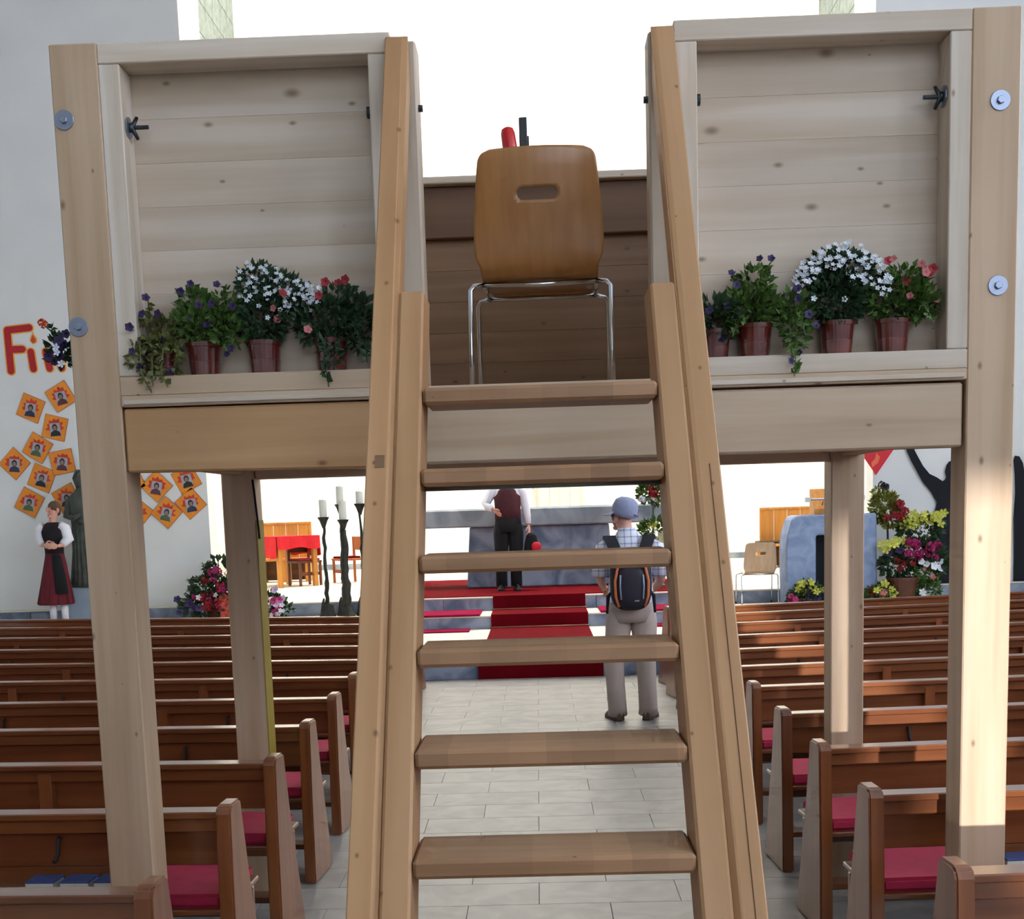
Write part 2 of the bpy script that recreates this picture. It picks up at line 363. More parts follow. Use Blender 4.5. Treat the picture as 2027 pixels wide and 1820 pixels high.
# glass block windows beside the apse
GB = stone('glass_block', (66, 78, 72), (98, 108, 100), 5, .5)
_b = GB.node_tree.nodes['Principled BSDF']
GB.node_tree.links.new([n for n in GB.node_tree.nodes if n.type == 'VALTORGB'][0].outputs[0], _b.inputs['Emission Color']); _b.inputs['Emission Strength'].default_value = SKY_SIDE; GB.cycles.emission_sampling = 'NONE'
for s in (-1, 1):
    wn[0] += 1; X = 6.12 * s; a, b = sorted((X, X + .05 * s))
    f = struct('window_%d' % (wn[0] + 1), MB().box(a, b, 24.3, 24.36, 5.5, 15.6).box(a, b, 27.99, 28.05, 5.5, 15.6).box(a, b, 24.36, 27.99, 5.5, 5.56).box(a, b, 24.36, 27.99, 15.54, 15.6), M_WFR)
    pm_ = box(0, .04, 0, .595, 0, .578).mesh('glass_block', GB, .012)
    for i in range(6):
        for j in range(17):
            o = link('glass_block', pm_, f); o.location = (X + (0 if s > 0 else -.04), 24.38 + i * .6, 5.6 + j * .584)

# ================================================================== PEWS
def pew(s, L_=5.1):
    t = thing('church_pew', 'pew', 'pew')
    def bx(x0, x1, y0, y1, z0, z1):
        a, b = sorted((s * x0, s * x1)); return box(a, b, y0, y1, z0, z1)
    endpoly = [(-.045, .0), (-.035, .45), (-.02, .735), (-.008, .757), (.015, .765), (.095, .765), (.108, .757), (.16, .50), (.30, .0)]
    for x0 in (0, L_ - .05):
        a, b = sorted((s * x0, s * (x0 + .052)))
        MB().prism(endpoly, 'X', a, b).build('end_panel', M_PEWEND, t, .007, local=True, seg=2)
    bx(.052, L_ - .05, 0, .085, .716, .74).build('top_rail', M_PEW, t, .004, local=True)
    bx(.052, L_ - .05, .018, .045, .668, .716).build('rail_board', M_PEW, t, .003, local=True)
    bx(.052, L_ - .05, .05, .07, .545, .672).build('back_board', M_PEW, t, .003, local=True)
    for x0 in (.95, 2.2, 3.45):
        a, b = sorted((s * x0, s * (x0 + .055)))
        MB().prism([(.012, .40), (.012, .7), (.05, .7), (.075, .40)], 'X', a, b).build('support', M_PEWEND, t, .003, local=True)
        MB().prism([(.0, .0), (.0, .395), (.42, .395), (.36, .0)], 'X', a, b).build('leg', M_PEWEND, t, .003, local=True)
    bx(.052, L_ - .05, .03, .45, .372, .392).build('seat', M_PEW, t, .004, local=True)
    bx(.07, L_ - .07, .05, .445, .392, .44).build('cushion', M_CUSH, t, .012, local=True, seg=2)
    bx(.052, L_ - .05, .36, .385, .26, .372).build('seat_apron', M_PEW, t, .003, local=True)
    bx(.052, L_ - .05, .2, .3, .10, .125).build('foot_rail', M_PEW, t, .003, local=True)
    bx(.4, L_ - .3, -.075, .05, .478, .49).build('book_shelf', M_PEW, t, .002, local=True)
    bx(.4, L_ - .3, .05, .07, .44, .545).build('shelf_back', M_PEW, t, local=True)
    for x0 in (.62, 1.9, 3.1):
        MB().tube([(s*x0, .052, .645), (s*x0, .035, .642), (s*x0, .030, .60), (s*(x0+.01), .028, .575), (s*(x0+.012), .018, .57)], .008, 6).build('coat_hook', mat('hook_brown', (44, 32, 26), .7), t, local=True, smooth=True)
    return t
row_y = [3.17, 4.09, 4.91, 5.77, 6.67, 7.54, 8.45, 9.35, 10.34, 11.23, 12.08]
row_t = [.05, .05, .08, .075, .08, .108, .128, .165, .17, .215, .24]
ordn = ['nearest', 'second', 'third', 'fourth', 'fifth', 'sixth', 'seventh', 'eighth', 'ninth', 'tenth', 'eleventh and farthest']
for s, sd in ((-1, 'left'), (1, 'right')):
    proto = pew(s)
    for k in range(11):
        o = proto if k == 0 else copy_tree(proto)
        o.location = ((1.02 + .017 * k) if s > 0 else -(1.045 + .019 * k), row_y[k], 0); o.rotation_euler = (0, 0, s * math.atan(row_t[k]))
        o['label'] = 'brown wooden pew with crimson seat cushion, %s row %s of the aisle' % (ordn[k], sd)
        o['category'] = 'pew'; o['group'] = 'pews ' + sd + ' of the aisle'
# hymn books on the shelves
M_BLUE = mat('book_blue', (60, 76, 128), .5); M_PAGE = mat('book_pages', (206, 204, 192), .8)
def book(x, y, z, rz, label):
    t = thing('hymn_book', label, 'book', (x, y, z), rz, 'hymn books on the pew shelves')
    box(-.048, .048, -.005, .08, .006, .030).build('pages', M_PAGE, t, local=True)
    MB().box(-.05, .05, -.006, .085, 0, .006).box(-.05, .05, -.006, .085, .030, .036).box(-.05, .05, .08, .085, .006, .03).build('cover', M_BLUE, t, .001, local=True)
for bxx, lb in ((-1.48, 'blue hymn book lying on the shelf close beside the front left post'), (-1.595, 'blue hymn book lying between two others on the left pew shelf'), (-1.715, 'blue hymn book at the left edge of the photo on the pew shelf')):
    book(bxx, 4.09 + (-1.065 - bxx) * .05 - .065, .4905, -.05, lb)
book(1.53, 4.09 + .02 - .06, .4905, .05, 'blue hymn book on the right pew shelf at the photo edge')

# ================================================================== PLATFORM
D = 3.88; ZD = 2.085
pf = thing('wooden_platform', 'tall spruce platform on four posts with panelled parapets over the aisle', 'platform', (0, 4.7, 0))
for s in (-1, 1):
    box(s*1.343 - .071, s*1.343 + .071, D, D + .142, 0, 3.10).build('post', M_POST, pf, .004)
    box(s*1.32 - .071, s*1.32 + .071, 5.53, 5.67, 0, 3.07).build('post', M_POST, pf, .004)
MB().prism([(-1.268, 1.857), (-.36, 1.846), (-.36, 2.047), (-1.268, 2.047)], 'Y', D + .004, D + .09).build('front_beam', M_BEAMSHADE, pf, .006)  # left stretch split off; its shade is put into the darker wood
box(-.358, 1.262, D + .006, D + .09, 1.855, 2.045).build('front_beam', M_BEAM, pf, .006)
box(-1.2488, -1.2455, 5.531, 5.669, .0, 1.70).build('lit_side_strip', mat('yellow_light_tint', (150, 128, 38), .6), pf)  # yellow strip paints the warm light on the post's inner side
MB().tube([(-1.252, 5.522, 1.876), (-1.246, 5.522, 1.80), (-1.240, 5.524, 1.70), (-1.236, 5.524, 1.62)], .005, 6).build('cable', M_BLACK, pf, smooth=True)
box(-1.249, 1.249, 5.55, 5.64, 1.878, 2.045).build('back_beam', M_BEAM, pf, .005)
for s in (-1, 1):
    box(s*1.335 - .045, s*1.335 + .045, D + .144, 5.528, 1.9, 2.045).build('side_beam', wood('spruce_side', (204, 184, 156), axis='Y', knots=.5), pf, .005)
ny = 12
for i in range(ny):
    y0 = D - .006 + i * (1.655 / ny)
    x = 1.27 if (y0 < D + .142 or y0 > 5.39) else 1.38
    box(-x, x, y0 + .001, y0 + 1.655 / ny - .002, 2.052, ZD).build('deck_plank', M_BEAM, pf, .003)
box(-1.262, 1.262, D - .012, D - .006, 2.058, 2.072).build('edge_batten', M_FRAME, pf, .002)
for s in (-1, 1):
    xo, xi, xs = s * 1.272, s * .479, s * .412          # outer edge, stile edge, end of frame
    def bx(a, b, *r): a, b = sorted((a, b)); return box(a, b, *r)
    bx(xo, xs, D, D + .105, 3.04, 3.098).build('top_rail', M_FRAME, pf, .003)
    bx(xo, xs, D, D + .142, ZD, 2.142).build('bottom_rail', M_BEAM if s < 0 else M_FRAME, pf, .003)  # left rail browner: the tan light there is put into the wood
    bx(xo, s * 1.21, D + .001, D + .105, 2.143, 3.039).build('stile', M_FRAMEZ, pf, .003)
    bx(xi, xs, D + .001, D + .105, 2.143, 3.039).build('stile', M_FRAMEZ, pf, .003)
    bx(xs - s * .002, s * .338, D + .003, D + .115, ZD + .001, 3.072).build('opening_post', M_OPEN, pf, .006)
    nb = 7; hb = (3.0395 - 2.143) / nb
    for i in range(nb):
        bx(s * 1.262, s * .42, D + .106, D + .126, 2.143 + i * hb + .0003, 2.143 + (i + 1) * hb - (.0003 if i < nb - 1 else -.04)).build('panel_board', M_PANEL, pf)
    # carriage bolts with washers on the front posts
    for (x, z) in (((-1.382, 2.887), (-1.385, 2.293)) if s < 0 else ((1.355, 2.842), (1.358, 2.321))):
        wsh = MB().prism([(x + .029 * math.cos(a * PI / 12), z + .029 * math.sin(a * PI / 12)) for a in range(24)], 'Y', D - .004, D + .002).build('washer', M_STEEL, pf, .0008)
        MB().prism([(x + .012 * math.cos(a * PI / 3 + .3), z + .012 * math.sin(a * PI / 3 + .3)) for a in range(6)], 'Y', D - .013, D - .003).build('bolt_head', M_STEEL, wsh, .0015)
    # wing bolt on the outer stile, bolts through the inner stile
    x0, zb, yb = s * 1.21, 2.873, D + .05
    wb = MB().tube([(x0 + s*.005, yb, zb), (x0 - s * .062, yb, zb)], .006, 10).build('wing_bolt', M_DKSTEEL, pf, smooth=False)
    MB().tube([(x0 - s * .001, yb, zb), (x0 - s * .006, yb, zb)], .03, 20).build('washer', M_STEEL, wb)
    MB().tube([(x0 - s * .006, yb, zb), (x0 - s * .016, yb, zb)], .014, 6).tube([(x0 - s*.012, yb, zb), (x0 - s*.026, yb + .01, zb + .032)], [.008, .005], 8).tube([(x0 - s*.012, yb, zb), (x0 - s*.026, yb + .01, zb - .032)], [.008, .005], 8).build('wing_nut', M_DKSTEEL, wb, smooth=True)
    ib = MB().tube([(xi - s*.004, yb, 2.89), (xi + s * .014, yb, 2.89)], .017, 12).build('bolt', M_DKSTEEL, pf, smooth=False)
    for zz in (2.89, 2.32):
        MB().tube([(s * .34, yb - .02, zz), (s * .325, yb - .02, zz)], .010, 6).build('bolt_end', M_DKSTEEL, pf)
# rear parapet seen through the opening
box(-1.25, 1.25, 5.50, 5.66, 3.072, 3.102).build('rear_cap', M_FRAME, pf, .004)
box(-1.249, 1.249, 5.545, 5.585, 2.86, 3.071).build('rear_rail', wood('shaded_rail', (104, 72, 44), axis='X', knots=.5, dark=.8), pf, .004)  # rail colour darkened for the shade behind the front parapet
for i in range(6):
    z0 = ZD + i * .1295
    box(-1.249, 1.249, 5.586, 5.606, z0 + .0003, z0 + .1292).build('rear_board', M_DARKP, pf, .0008)  # board colour also carries the dimness inside the parapet
for s in (-1, 1):
    a, b = sorted((s * 1.30, s * 1.36)); box(a, b, D + .144, 5.528, 3.06, 3.10).build('side_cap', MATS['spruce_side'], pf, .004)
    for i in range(6):
        a, b = sorted((s * 1.32, s * 1.34)); z0 = ZD + i * .1625
        box(a, b, D + .144, 5.528, z0 + .001, z0 + .161).build('side_board', MATS['spruce_side'], pf, .002)

# ================================================================== STAIR LADDER
ld = thing('stair_ladder', 'steep honey-coloured wooden stair ladder leaning against the platform opening', 'ladder', (-.006, 2.5, 0))
def YF(z): return 3.15 + .67 * (z - 2.0)
def railpoly(z0, z1, dep, cut):
    zc = min(z1, 2.0 + (cut - dep - 3.15) / .67)
    p = [(YF(z0), z0), (YF(z1), z1), (max(min(YF(z1) + dep, cut), YF(z1) + .004), z1)]
    if zc < z1: p.append((cut, zc))
    p.append((YF(z0) + dep, z0)); return p
for s in (-1, 1):
    c = -.006
    # outer plank with a chamfered inner front edge
    pl = railpoly(0, 3.082, .11, D - .004); a, b = sorted((c + s * .352, c + s * .418))
    m = MB().prism(pl, 'X', a, b); me = m.mesh('outer_plank', M_LAD, 0, False, WT[ld])
    bm = bmesh.new(); bm.from_mesh(me)
    ed = []
    for e in bm.edges:
        v0, v1 = [v.co + WT[ld] for v in e.verts]
        if abs(v0.x - (c + s * .352)) < 1e-3 and abs(v1.x - (c + s * .352)) < 1e-3 and abs(v0.y - YF(v0.z)) < 2e-3 and abs(v1.y - YF(v1.z)) < 2e-3: ed.append(e)
    bmesh.ops.bevel(bm, geom=ed, offset=.017, segments=1, affect='EDGES')
    ed = [e for e in bm.edges if e.calc_face_angle(0) > .6]
    bmesh.ops.bevel(bm, geom=ed, offset=.003, segments=1, affect='EDGES'); bm.to_mesh(me); bm.free()
    link('outer_plank', me, ld)
    a, b = sorted((c + s * .289, c + s * .3515))
    MB().prism(railpoly(0, 2.27, .19, 9), 'X', a, b).build('stringer', M_LAD, ld, .006)
# split running down the right plank
MB().prism([(YF(.4) - .0015, .4), (YF(1.8) - .0015, 1.8), (YF(1.8) + .01, 1.8), (YF(.4) + .01, .4)], 'X', .3862, .3880).build('drying_crack', mat('crack_dark', (96, 66, 40), .9), ld)
for k in range(9):
    z = 2.0 - .2 * k; y0 = YF(z) - .004
    box(-.293, .281, y0, y0 + .20, z - .033, z + .008).build('tread', M_TREAD, ld, .008)
MB().tube([(-.297, 3.13, 1.765), (.285, 3.13, 1.765)], .008, 10).build('tie_rod', mat('grey_rod', (128, 138, 134), .45, .3), ld, smooth=True)
MB().prism([(YF(1.815) - .002, 1.815), (YF(1.845) - .002, 1.845), (YF(1.845) + .01, 1.845), (YF(1.815) + .01, 1.815)], 'X', -.402, -.380).build('wood_plug', M_DARKP, ld)

# ================================================================== CHAIRS
def chair(name, label, loc, rz, mply):
    t = thing(name, label, 'chair', loc, rz, 'moulded plywood chairs')
    prof = [(.40,.425),(.385,.44),(.34,.446),(.25,.436),(.15,.43),(.07,.428),(.02,.430),(-.015,.442),(-.035,.465),(-.046,.50),(-.055,.55),(-.066,.61),(-.078,.67),(-.088,.73),(-.097,.79),(-.103,.845)]
    wid = [.165,.185,.195,.198,.198,.20,.203,.204,.206,.222,.2255,.2225,.218,.212,.205,.198]
    # resample densely along the profile
    P = []
    for i in range(len(prof) - 1):
        n = 3 if prof[i+1][1] < .66 else 6
        for j in range(n):
            f = j / n; P.append((prof[i][0]*(1-f)+prof[i+1][0]*f, prof[i][1]*(1-f)+prof[i+1][1]*f, wid[i]*(1-f)+wid[i+1]*f))
    P.append((prof[-1][0], prof[-1][1], wid[-1])); nu = 49
    zc, hx, hz = .70, .071, .021
    def sdf(x, z):
        qx, qz = abs(x) - (hx - hz), abs(z - zc) - 0.0
        return math.hypot(max(qx, 0), qz) - hz if qx > 0 else abs(z - zc) - hz
    V, Fc = [], []
    for (yy, zz, ww) in P:
        top = P[-1][1] - zz
        if top < .038: ww -= .038 - math.sqrt(max(0, .038**2 - (.038 - top)**2))
        for k in range(nu):
            u = -1 + 2 * k / (nu - 1); x = u * ww
            dome = .005 * (1 - u * u) * max(0, 1 - top / .05) if top < .05 else 0
            bend = .018 * u * u * max(0, min(1, (zz - .46) / .2))
            V.append([x, yy + bend, zz + dome])
    n = len(P); keep = []
    for i in range(n - 1):
        for k in range(nu - 1):
            q = (i*nu+k, i*nu+k+1, (i+1)*nu+k+1, (i+1)*nu+k)
            cx = sum(V[j][0] for j in q) / 4; cz = sum(V[j][2] for j in q) / 4
            if V[q[0]][1] < 0 and sdf(cx, cz) < 0: continue
            keep.append(q)
    used = {}
    for q in keep:
        for j in range(4):
            e = tuple(sorted((q[j], q[(j+1) % 4]))); used[e] = used.get(e, 0) + 1
    rim = {j for e, c_ in used.items() if c_ == 1 for j in e if V[j][1] < 0 and abs(V[j][0]) < hx + .012 and abs(V[j][2] - zc) < hz + .012}
    for j in rim:
        x, z = V[j][0], V[j][2]
        for _ in range(3):
            d = sdf(x, z); gx = (sdf(x+1e-4, z) - sdf(x-1e-4, z)) / 2e-4; gz = (sdf(x, z+1e-4) - sdf(x, z-1e-4)) / 2e-4
            x -= d * gx; z -= d * gz
        V[j][0], V[j][2] = x, z
    sh = MB().add(V, keep).build('shell', mply, t, smooth=True, local=True)
    md = sh.modifiers.new('ply', 'SOLIDIFY'); md.thickness = .011; md.offset = 0
    for s in (-1, 1):
        MB().tube([(s*.20, .02, .418), (s*.235, .005, .412), (s*.247, -.01, .395), (s*.248, -.03, .2), (s*.249, -.05, .008)], .0095, 10).build('leg', M_CHROME, t, smooth=True, local=True)
        MB().tube([(s*.20, .33, .418), (s*.235, .345, .412), (s*.247, .355, .395), (s*.248, .37, .2), (s*.249, .39, .008)], .0095, 10).build('leg', M_CHROME, t, smooth=True, local=True)
        MB().tube([(s*.20, .02, .418), (s*.198, .17, .416), (s*.20, .33, .418)], .009, 8).build('seat_rail', M_CHROME, t, smooth=True, local=True)
        for yy, zz in ((-.05, 0), (.39, 0)):
            MB().lathe([(.011, 0), (.012, .02)], (s*.249, yy, zz), 10).build('foot_cap', M_BLACK, t, local=True)
    MB().tube([(-.2, .02, .418), (0, .008, .412), (.2, .02, .418)], .009, 8).build('cross_tube', M_CHROME, t, smooth=True, local=True)
    MB().tube([(-.2, .33, .418), (.2, .33, .418)], .009, 8).build('cross_tube', M_CHROME, t, smooth=True, local=True)
    return t
chair('plywood_chair', 'large plywood chair seen from behind, with slot handle, up on the platform', (.012, 4.60, ZD), -.03, M_PLY)
chair('plywood_chair', 'small distant plywood chair with chrome legs on the chancel step beside the stone lectern', (2.97, 17.25, .347), .04, M_PLYP)
# red tube and black bar standing on the rear cap behind the chair
rt = thing('red_cylinder', 'bright red rounded cylinder poking up behind the large chair', 'cylinder', (-.078, 5.585, 3.102))
MB().lathe([(.030, 0), (.031, .14), (.030, .185), (.025, .203), (.012, .21)], (0, 0, 0), 20).build('body', mat('glossy_red', (196, 20, 26), .3), rt, smooth=True, local=True)
MB().lathe([(.040, 0), (.040, .006), (.035, .012)], (0, 0, 0), 20).build('base_ring', mat('clear_rim', (220, 214, 210), .2), rt, local=True)
rt.rotation_euler = (0, math.radians(-7), 0)
bb_ = thing('black_bar', 'upright black bar with small notch poking up behind the large chair', 'bar', (-.036, 5.585, 3.102))
box(-.017, .017, -.012, .012, 0, .245).build('bar', mat('black_metal', (30, 32, 34), .5), bb_, .003, local=True)
MB().box(.017, .024, -.008, .008, .13, .17).box(-.03, .03, -.03, .03, 0, .008).build('clip', MATS['black_metal'], bb_, .001, local=True)

# ================================================================== FLOWERS
def leafset(rng, blobs, n, size, trails=(), dens=1.0):
    """small folded leaves on thin stems filling ellipsoid blobs and trailing shoots"""
    m = MB()
    def leaf(p, d, sz):
        d = Vector(d).normalized(); u = Vector((rng.uniform(-1, 1), rng.uniform(-1, 1), rng.uniform(-1, 1)))
        a = d.cross(u)
        if a.length < .01: return
        a.normalize(); nrm = a.cross(d)
        w_ = sz * rng.uniform(.26, .4); p = Vector(p)
        m.add([p, p + d*sz*.45 + a*w_ + nrm*sz*.12, p + d*sz, p + d*sz*.45 - a*w_ + nrm*sz*.12, p + d*sz*.5], [(0, 1, 4), (1, 2, 4), (0, 4, 3), (4, 2, 3)])
    tot = sum(b[3]*b[4]*b[5] for b in blobs) or 1
    for b in blobs:
        k = int(n * (b[3]*b[4]*b[5]) / tot)
        for _ in range(k):
            v = Vector((rng.gauss(0, 1), rng.gauss(0, 1), rng.gauss(0, 1))).normalized() * rng.uniform(.45, 1) ** .6
            p = Vector((b[0] + v.x*b[3], b[1] + v.y*b[4], b[2] + v.z*b[5]))
            leaf(p, v + Vector((0, 0, rng.uniform(-.3, .7))), size * rng.uniform(.7, 1.3))
    for tr in trails:
        tr = [Vector(q) for q in tr]; m.tube(tr, .0022, 4)
        for i in range(len(tr) - 1):
            st = max(2, int((tr[i+1] - tr[i]).length / (size * .42)))
            for j in range(st):
                p = tr[i].lerp(tr[i+1], j / st)
                for _ in range(2):
                    leaf(p, (rng.uniform(-1, 1), rng.uniform(-1, .6), rng.uniform(-.6, .8)), size * rng.uniform(.7, 1.15))
    return m
BL = {}
def blossom_mesh(kind, m):
    key = kind + m.name
    if key in BL: return BL[key]
    q = MB(); n = 5
    if kind == 'trumpet':
        rim = 20; V = [(0, 0, -.4)]
        for ring, (r, z) in enumerate(((.18, -.1), (.55, .05), (1, .1))):
            for k in range(rim):
                a = 2*PI*k/rim; rr = r * (1 + (.13 * math.cos(5*a) if ring == 2 else 0)); V.append((rr*math.cos(a), rr*math.sin(a), z + (.05*math.cos(5*a) if ring == 2 else 0)))
        Fs = [(0, 1+k, 1+(k+1) % rim) for k in range(rim)]
        for ring in range(2):
            o = 1 + ring*rim; Fs += [(o+k, o+rim+k, o+rim+(k+1) % rim, o+(k+1) % rim) for k in range(rim)]
        q.add(V, Fs)
    elif kind == 'small':
        for k in range(n):
            a = 2*PI*k/n; b = a + .5; c = a - .5
            q.add([(0, 0, -.1), (.7*math.cos(c), .7*math.sin(c), .08), (1.0*math.cos(a), 1.0*math.sin(a), .18), (.7*math.cos(b), .7*math.sin(b), .08)], [(0, 1, 2, 3)])
    else:                                  # ball of ruffled petals
        r_ = random.Random(5)
        for i in range(26):
            v = Vector((r_.gauss(0, 1), r_.gauss(0, 1), r_.gauss(0, 1) + .4)).normalized(); u = v.orthogonal().normalized(); w_ = v.cross(u)
            c = v * .7; q.add([c - u*.38, c + v*.25 - w_*.3, c + u*.38, c + v*.3 + w_*.32], [(0, 1, 2, 3)])
    BL[key] = q.mesh(kind + '_blossom', m, smooth=(kind == 'trumpet')); return BL[key]
def blossom(parent, kind, m, p, size, direction, name='blossom'):
    o = link(name, blossom_mesh(kind, m), parent)
    o.location = Vector(p) - WT[parent]; o.scale = (size,) * 3
    o.rotation_euler = Vector(direction).to_track_quat('Z', 'Y').to_euler()
    return o
M_SLEEVE = mat('clear_sleeve', (104, 50, 46), .12, coat=1, var=.35, vscale=16)
def potted(label, x, y, z, rng, blobs, n, size, leafm, flowers, trails=(), pot=True, name='potted_plant', cat='potted plant', grp='potted flowers on the parapet ledge', potr=.053, poth=.098):
    t = thing(name, label, cat, (x, y, z), 0, grp)
    if pot:
        R = potr
        p = MB().lathe([(R*.80, 0), (R*.97, poth*.86), (R*1.04, poth*.87), (R*1.06, poth), (R*.95, poth), (R*.9, poth*.9)], (x, y, z), 28).build('pot', M_POT, t, smooth=False)
        MB().lathe([(R*.82, .001), (R*.905, poth*.42), (R*.895, poth*.43), (R*.81, .001)], (x, y, z), 28).build('sleeve', M_SLEEVE, p)
    f = leafset(rng, blobs + ([(x, y - .005, z + poth + .02, .048, .042, .035)] if pot else []), int(n * 1.08), size, trails).build('foliage', leafm, t); f['kind'] = 'stuff'
    for kind, m, p, sz, d in flowers: blossom(t, kind, m, p, sz, d)
    return t
YP = 3.945; ZP = 2.1425
def R_(a, b): return rng.uniform(a, b)
rng = random.Random(11)
def fl(kind, m, lst, y=3.87, sz=.0118):
    return [(kind, m, (x, y + R_(-.02, .03), z), sz * R_(.85, 1.15), (R_(-.5, .5), -1, R_(-.1, .6))) for x, z in lst]
# left ledge
potted('trailing violet petunia spilling over the left end of the left ledge', -1.16, YP, ZP, rng,
       [(-1.17, 3.93, 2.27, .07, .05, .06), (-1.2, 3.91, 2.2, .05, .04, .06), (-1.13, 3.91, 2.2, .05, .04, .07)], 430, .024, mat('leaf_faded', (96, 100, 50), .55, var=.4, vscale=30),
       fl('trumpet', M_PURP, [(-1.175, 2.372), (-1.19, 2.325), (-1.145, 2.325), (-1.225, 2.285), (-1.13, 2.255), (-1.222, 2.215), (-1.205, 2.17), (-1.115, 2.155)], 3.875),
       [[(-1.18, 3.92, 2.24), (-1.2, 3.87, 2.22), (-1.2, 3.862, 2.15), (-1.17, 3.86, 2.09)], [(-1.14, 3.92, 2.25), (-1.13, 3.868, 2.22), (-1.14, 3.862, 2.15), (-1.12, 3.86, 2.105)],
        [(-1.2, 3.92, 2.24), (-1.23, 3.868, 2.2), (-1.235, 3.862, 2.16)], [(-1.17, 3.93, 2.25), (-1.18, 3.92, 2.33), (-1.175, 3.9, 2.37)], [(-1.1, 3.92, 2.25), (-1.09, 3.868, 2.2), (-1.1, 3.86, 2.15)], [(-1.16, 3.92, 2.25), (-1.165, 3.865, 2.2), (-1.165, 3.86, 2.11)]], pot=True, potr=.045, poth=.08)
potted('violet petunia in a brown pot, left pot on the left ledge', -1.025, YP, ZP, rng,
       [(-1.02, 3.94, 2.30, .11, .05, .055), (-1.045, 3.94, 2.36, .045, .04, .05), (-.95, 3.94, 2.34, .05, .04, .05), (-.93, 3.92, 2.26, .05, .04, .035)], 760, .025, M_LEAF,
       fl('trumpet', M_PURP, [(-1.055, 2.315), (-1.0, 2.29), (-1.02, 2.345), (-.975, 2.345), (-.91, 2.335), (-1.075, 2.39), (-1.035, 2.405), (-.955, 2.40), (-.925, 2.215), (-.94, 2.2)], 3.872, .0122),
       [[(-1.045, 3.94, 2.3), (-1.05, 3.93, 2.38), (-1.04, 3.92, 2.42)], [(-.96, 3.94, 2.3), (-.95, 3.93, 2.36), (-.94, 3.92, 2.41)], [(-1.0, 3.93, 2.28), (-.98, 3.88, 2.26), (-.96, 3.87, 2.225)], [(-.95, 3.93, 2.27), (-.92, 3.88, 2.24), (-.93, 3.87, 2.2)]])
wf = []
for _ in range(135):
    a = R_(0, 1); x = -.885 + .22 * a + R_(-.02, .02); top = 2.47 - .085 * max(0, a - .25) / .75 - (.03 if a < .1 else 0)
    wf.append(('small', M_WHITE, (x, R_(3.872, 3.93), top - abs(R_(-.11, .11)) * (1.0 if a < .7 else .6)), R_(.0068, .0092), (R_(-.5, .5), -1, R_(.2, 1))))
wf += [('small', M_WHITE, (x, 3.872, z), .009, (0, -1, .2)) for x, z in ((-.835, 2.335), (-.81, 2.30), (-.86, 2.365), (-.80, 2.37))]
potted('mound of tiny white flowers in a brown pot on the left ledge', -.84, YP, ZP, rng,
       [(-.835, 3.93, 2.31, .07, .055, .08), (-.79, 3.94, 2.38, .10, .045, .06), (-.85, 3.94, 2.42, .06, .04, .05)], 1000, .023, M_LEAFD, wf)
potted('red petunia in a brown pot beside the ladder on the left ledge', -.635, YP, ZP, rng,
       [(-.64, 3.93, 2.29, .10, .05, .07), (-.60, 3.93, 2.35, .06, .04, .05), (-.54, 3.93, 2.28, .045, .04, .09), (-.63, 3.885, 2.20, .03, .02, .06)], 760, .026, M_LEAFD,
       fl('trumpet', M_PRED, [(-.60, 2.40), (-.575, 2.405), (-.635, 2.40), (-.76, 2.37), (-.655, 2.36)], 3.88, .0135) + fl('trumpet', M_PINK, [(-.785, 2.30), (-.69, 2.26), (-.79, 2.325)], 3.87, .0115),
       [[(-.64, 3.92, 2.25), (-.645, 3.868, 2.2), (-.64, 3.86, 2.14), (-.635, 3.858, 2.09)], [(-.54, 3.93, 2.25), (-.525, 3.9, 2.22), (-.52, 3.89, 2.16)], [(-.7, 3.93, 2.27), (-.76, 3.88, 2.30), (-.785, 3.875, 2.29)], [(-.62, 3.92, 2.25), (-.61, 3.87, 2.2), (-.62, 3.865, 2.16)]])
# right ledge
potted('violet petunia half hidden behind the ladder on the right ledge', .535, YP, ZP, rng,
       [(.53, 3.93, 2.26, .07, .05, .06)], 240, .03, M_LEAFD, fl('trumpet', M_PURP, [(.505, 2.275), (.56, 2.29), (.55, 2.2)], 3.875, .0125), potr=.045, poth=.085)
potted('violet petunia with long trailing shoots in a brown pot on the right ledge', .653, YP, ZP, rng,
       [(.64, 3.94, 2.29, .10, .05, .055), (.65, 3.94, 2.36, .05, .04, .05), (.77, 3.92, 2.25, .045, .035, .09)], 760, .025, M_LEAF,
       fl('trumpet', M_PURP, [(.575, 2.385), (.585, 2.345), (.69, 2.42), (.66, 2.425), (.765, 2.33), (.77, 2.305), (.80, 2.255), (.825, 2.225), (.77, 2.145), (.745, 2.12), (.735, 2.09)], 3.87, .0118),
       [[(.66, 3.94, 2.3), (.67, 3.93, 2.38), (.70, 3.92, 2.42)], [(.62, 3.94, 2.3), (.60, 3.93, 2.36), (.575, 3.91, 2.39)], [(.72, 3.93, 2.29), (.77, 3.89, 2.28), (.765, 3.868, 2.18), (.755, 3.86, 2.075)], [(.72, 3.93, 2.28), (.78, 3.88, 2.25), (.79, 3.865, 2.19), (.775, 3.86, 2.15)], [(.66, 3.92, 2.27), (.59, 3.88, 2.24), (.575, 3.87, 2.2)], [(.72, 3.93, 2.3), (.755, 3.9, 2.26), (.745, 3.868, 2.2), (.75, 3.862, 2.14)]])
wf = []
for _ in range(180):
    a = R_(-1, 1); x = .905 + .14 * a; top = 2.462 - .075 * a * a
    wf.append(('small', M_WHITE, (x, R_(3.865, 3.93), top - abs(R_(0, .10)) * (1.15 if a > .1 else .75)), R_(.0078, .0104), (R_(-.5, .5), -1, R_(.2, 1))))
wf += [('small', M_WHITE, (x, 3.868, z), .0105, (0, -1, .2)) for x, z in ((.815, 2.30), (.905, 2.295), (.80, 2.35))]
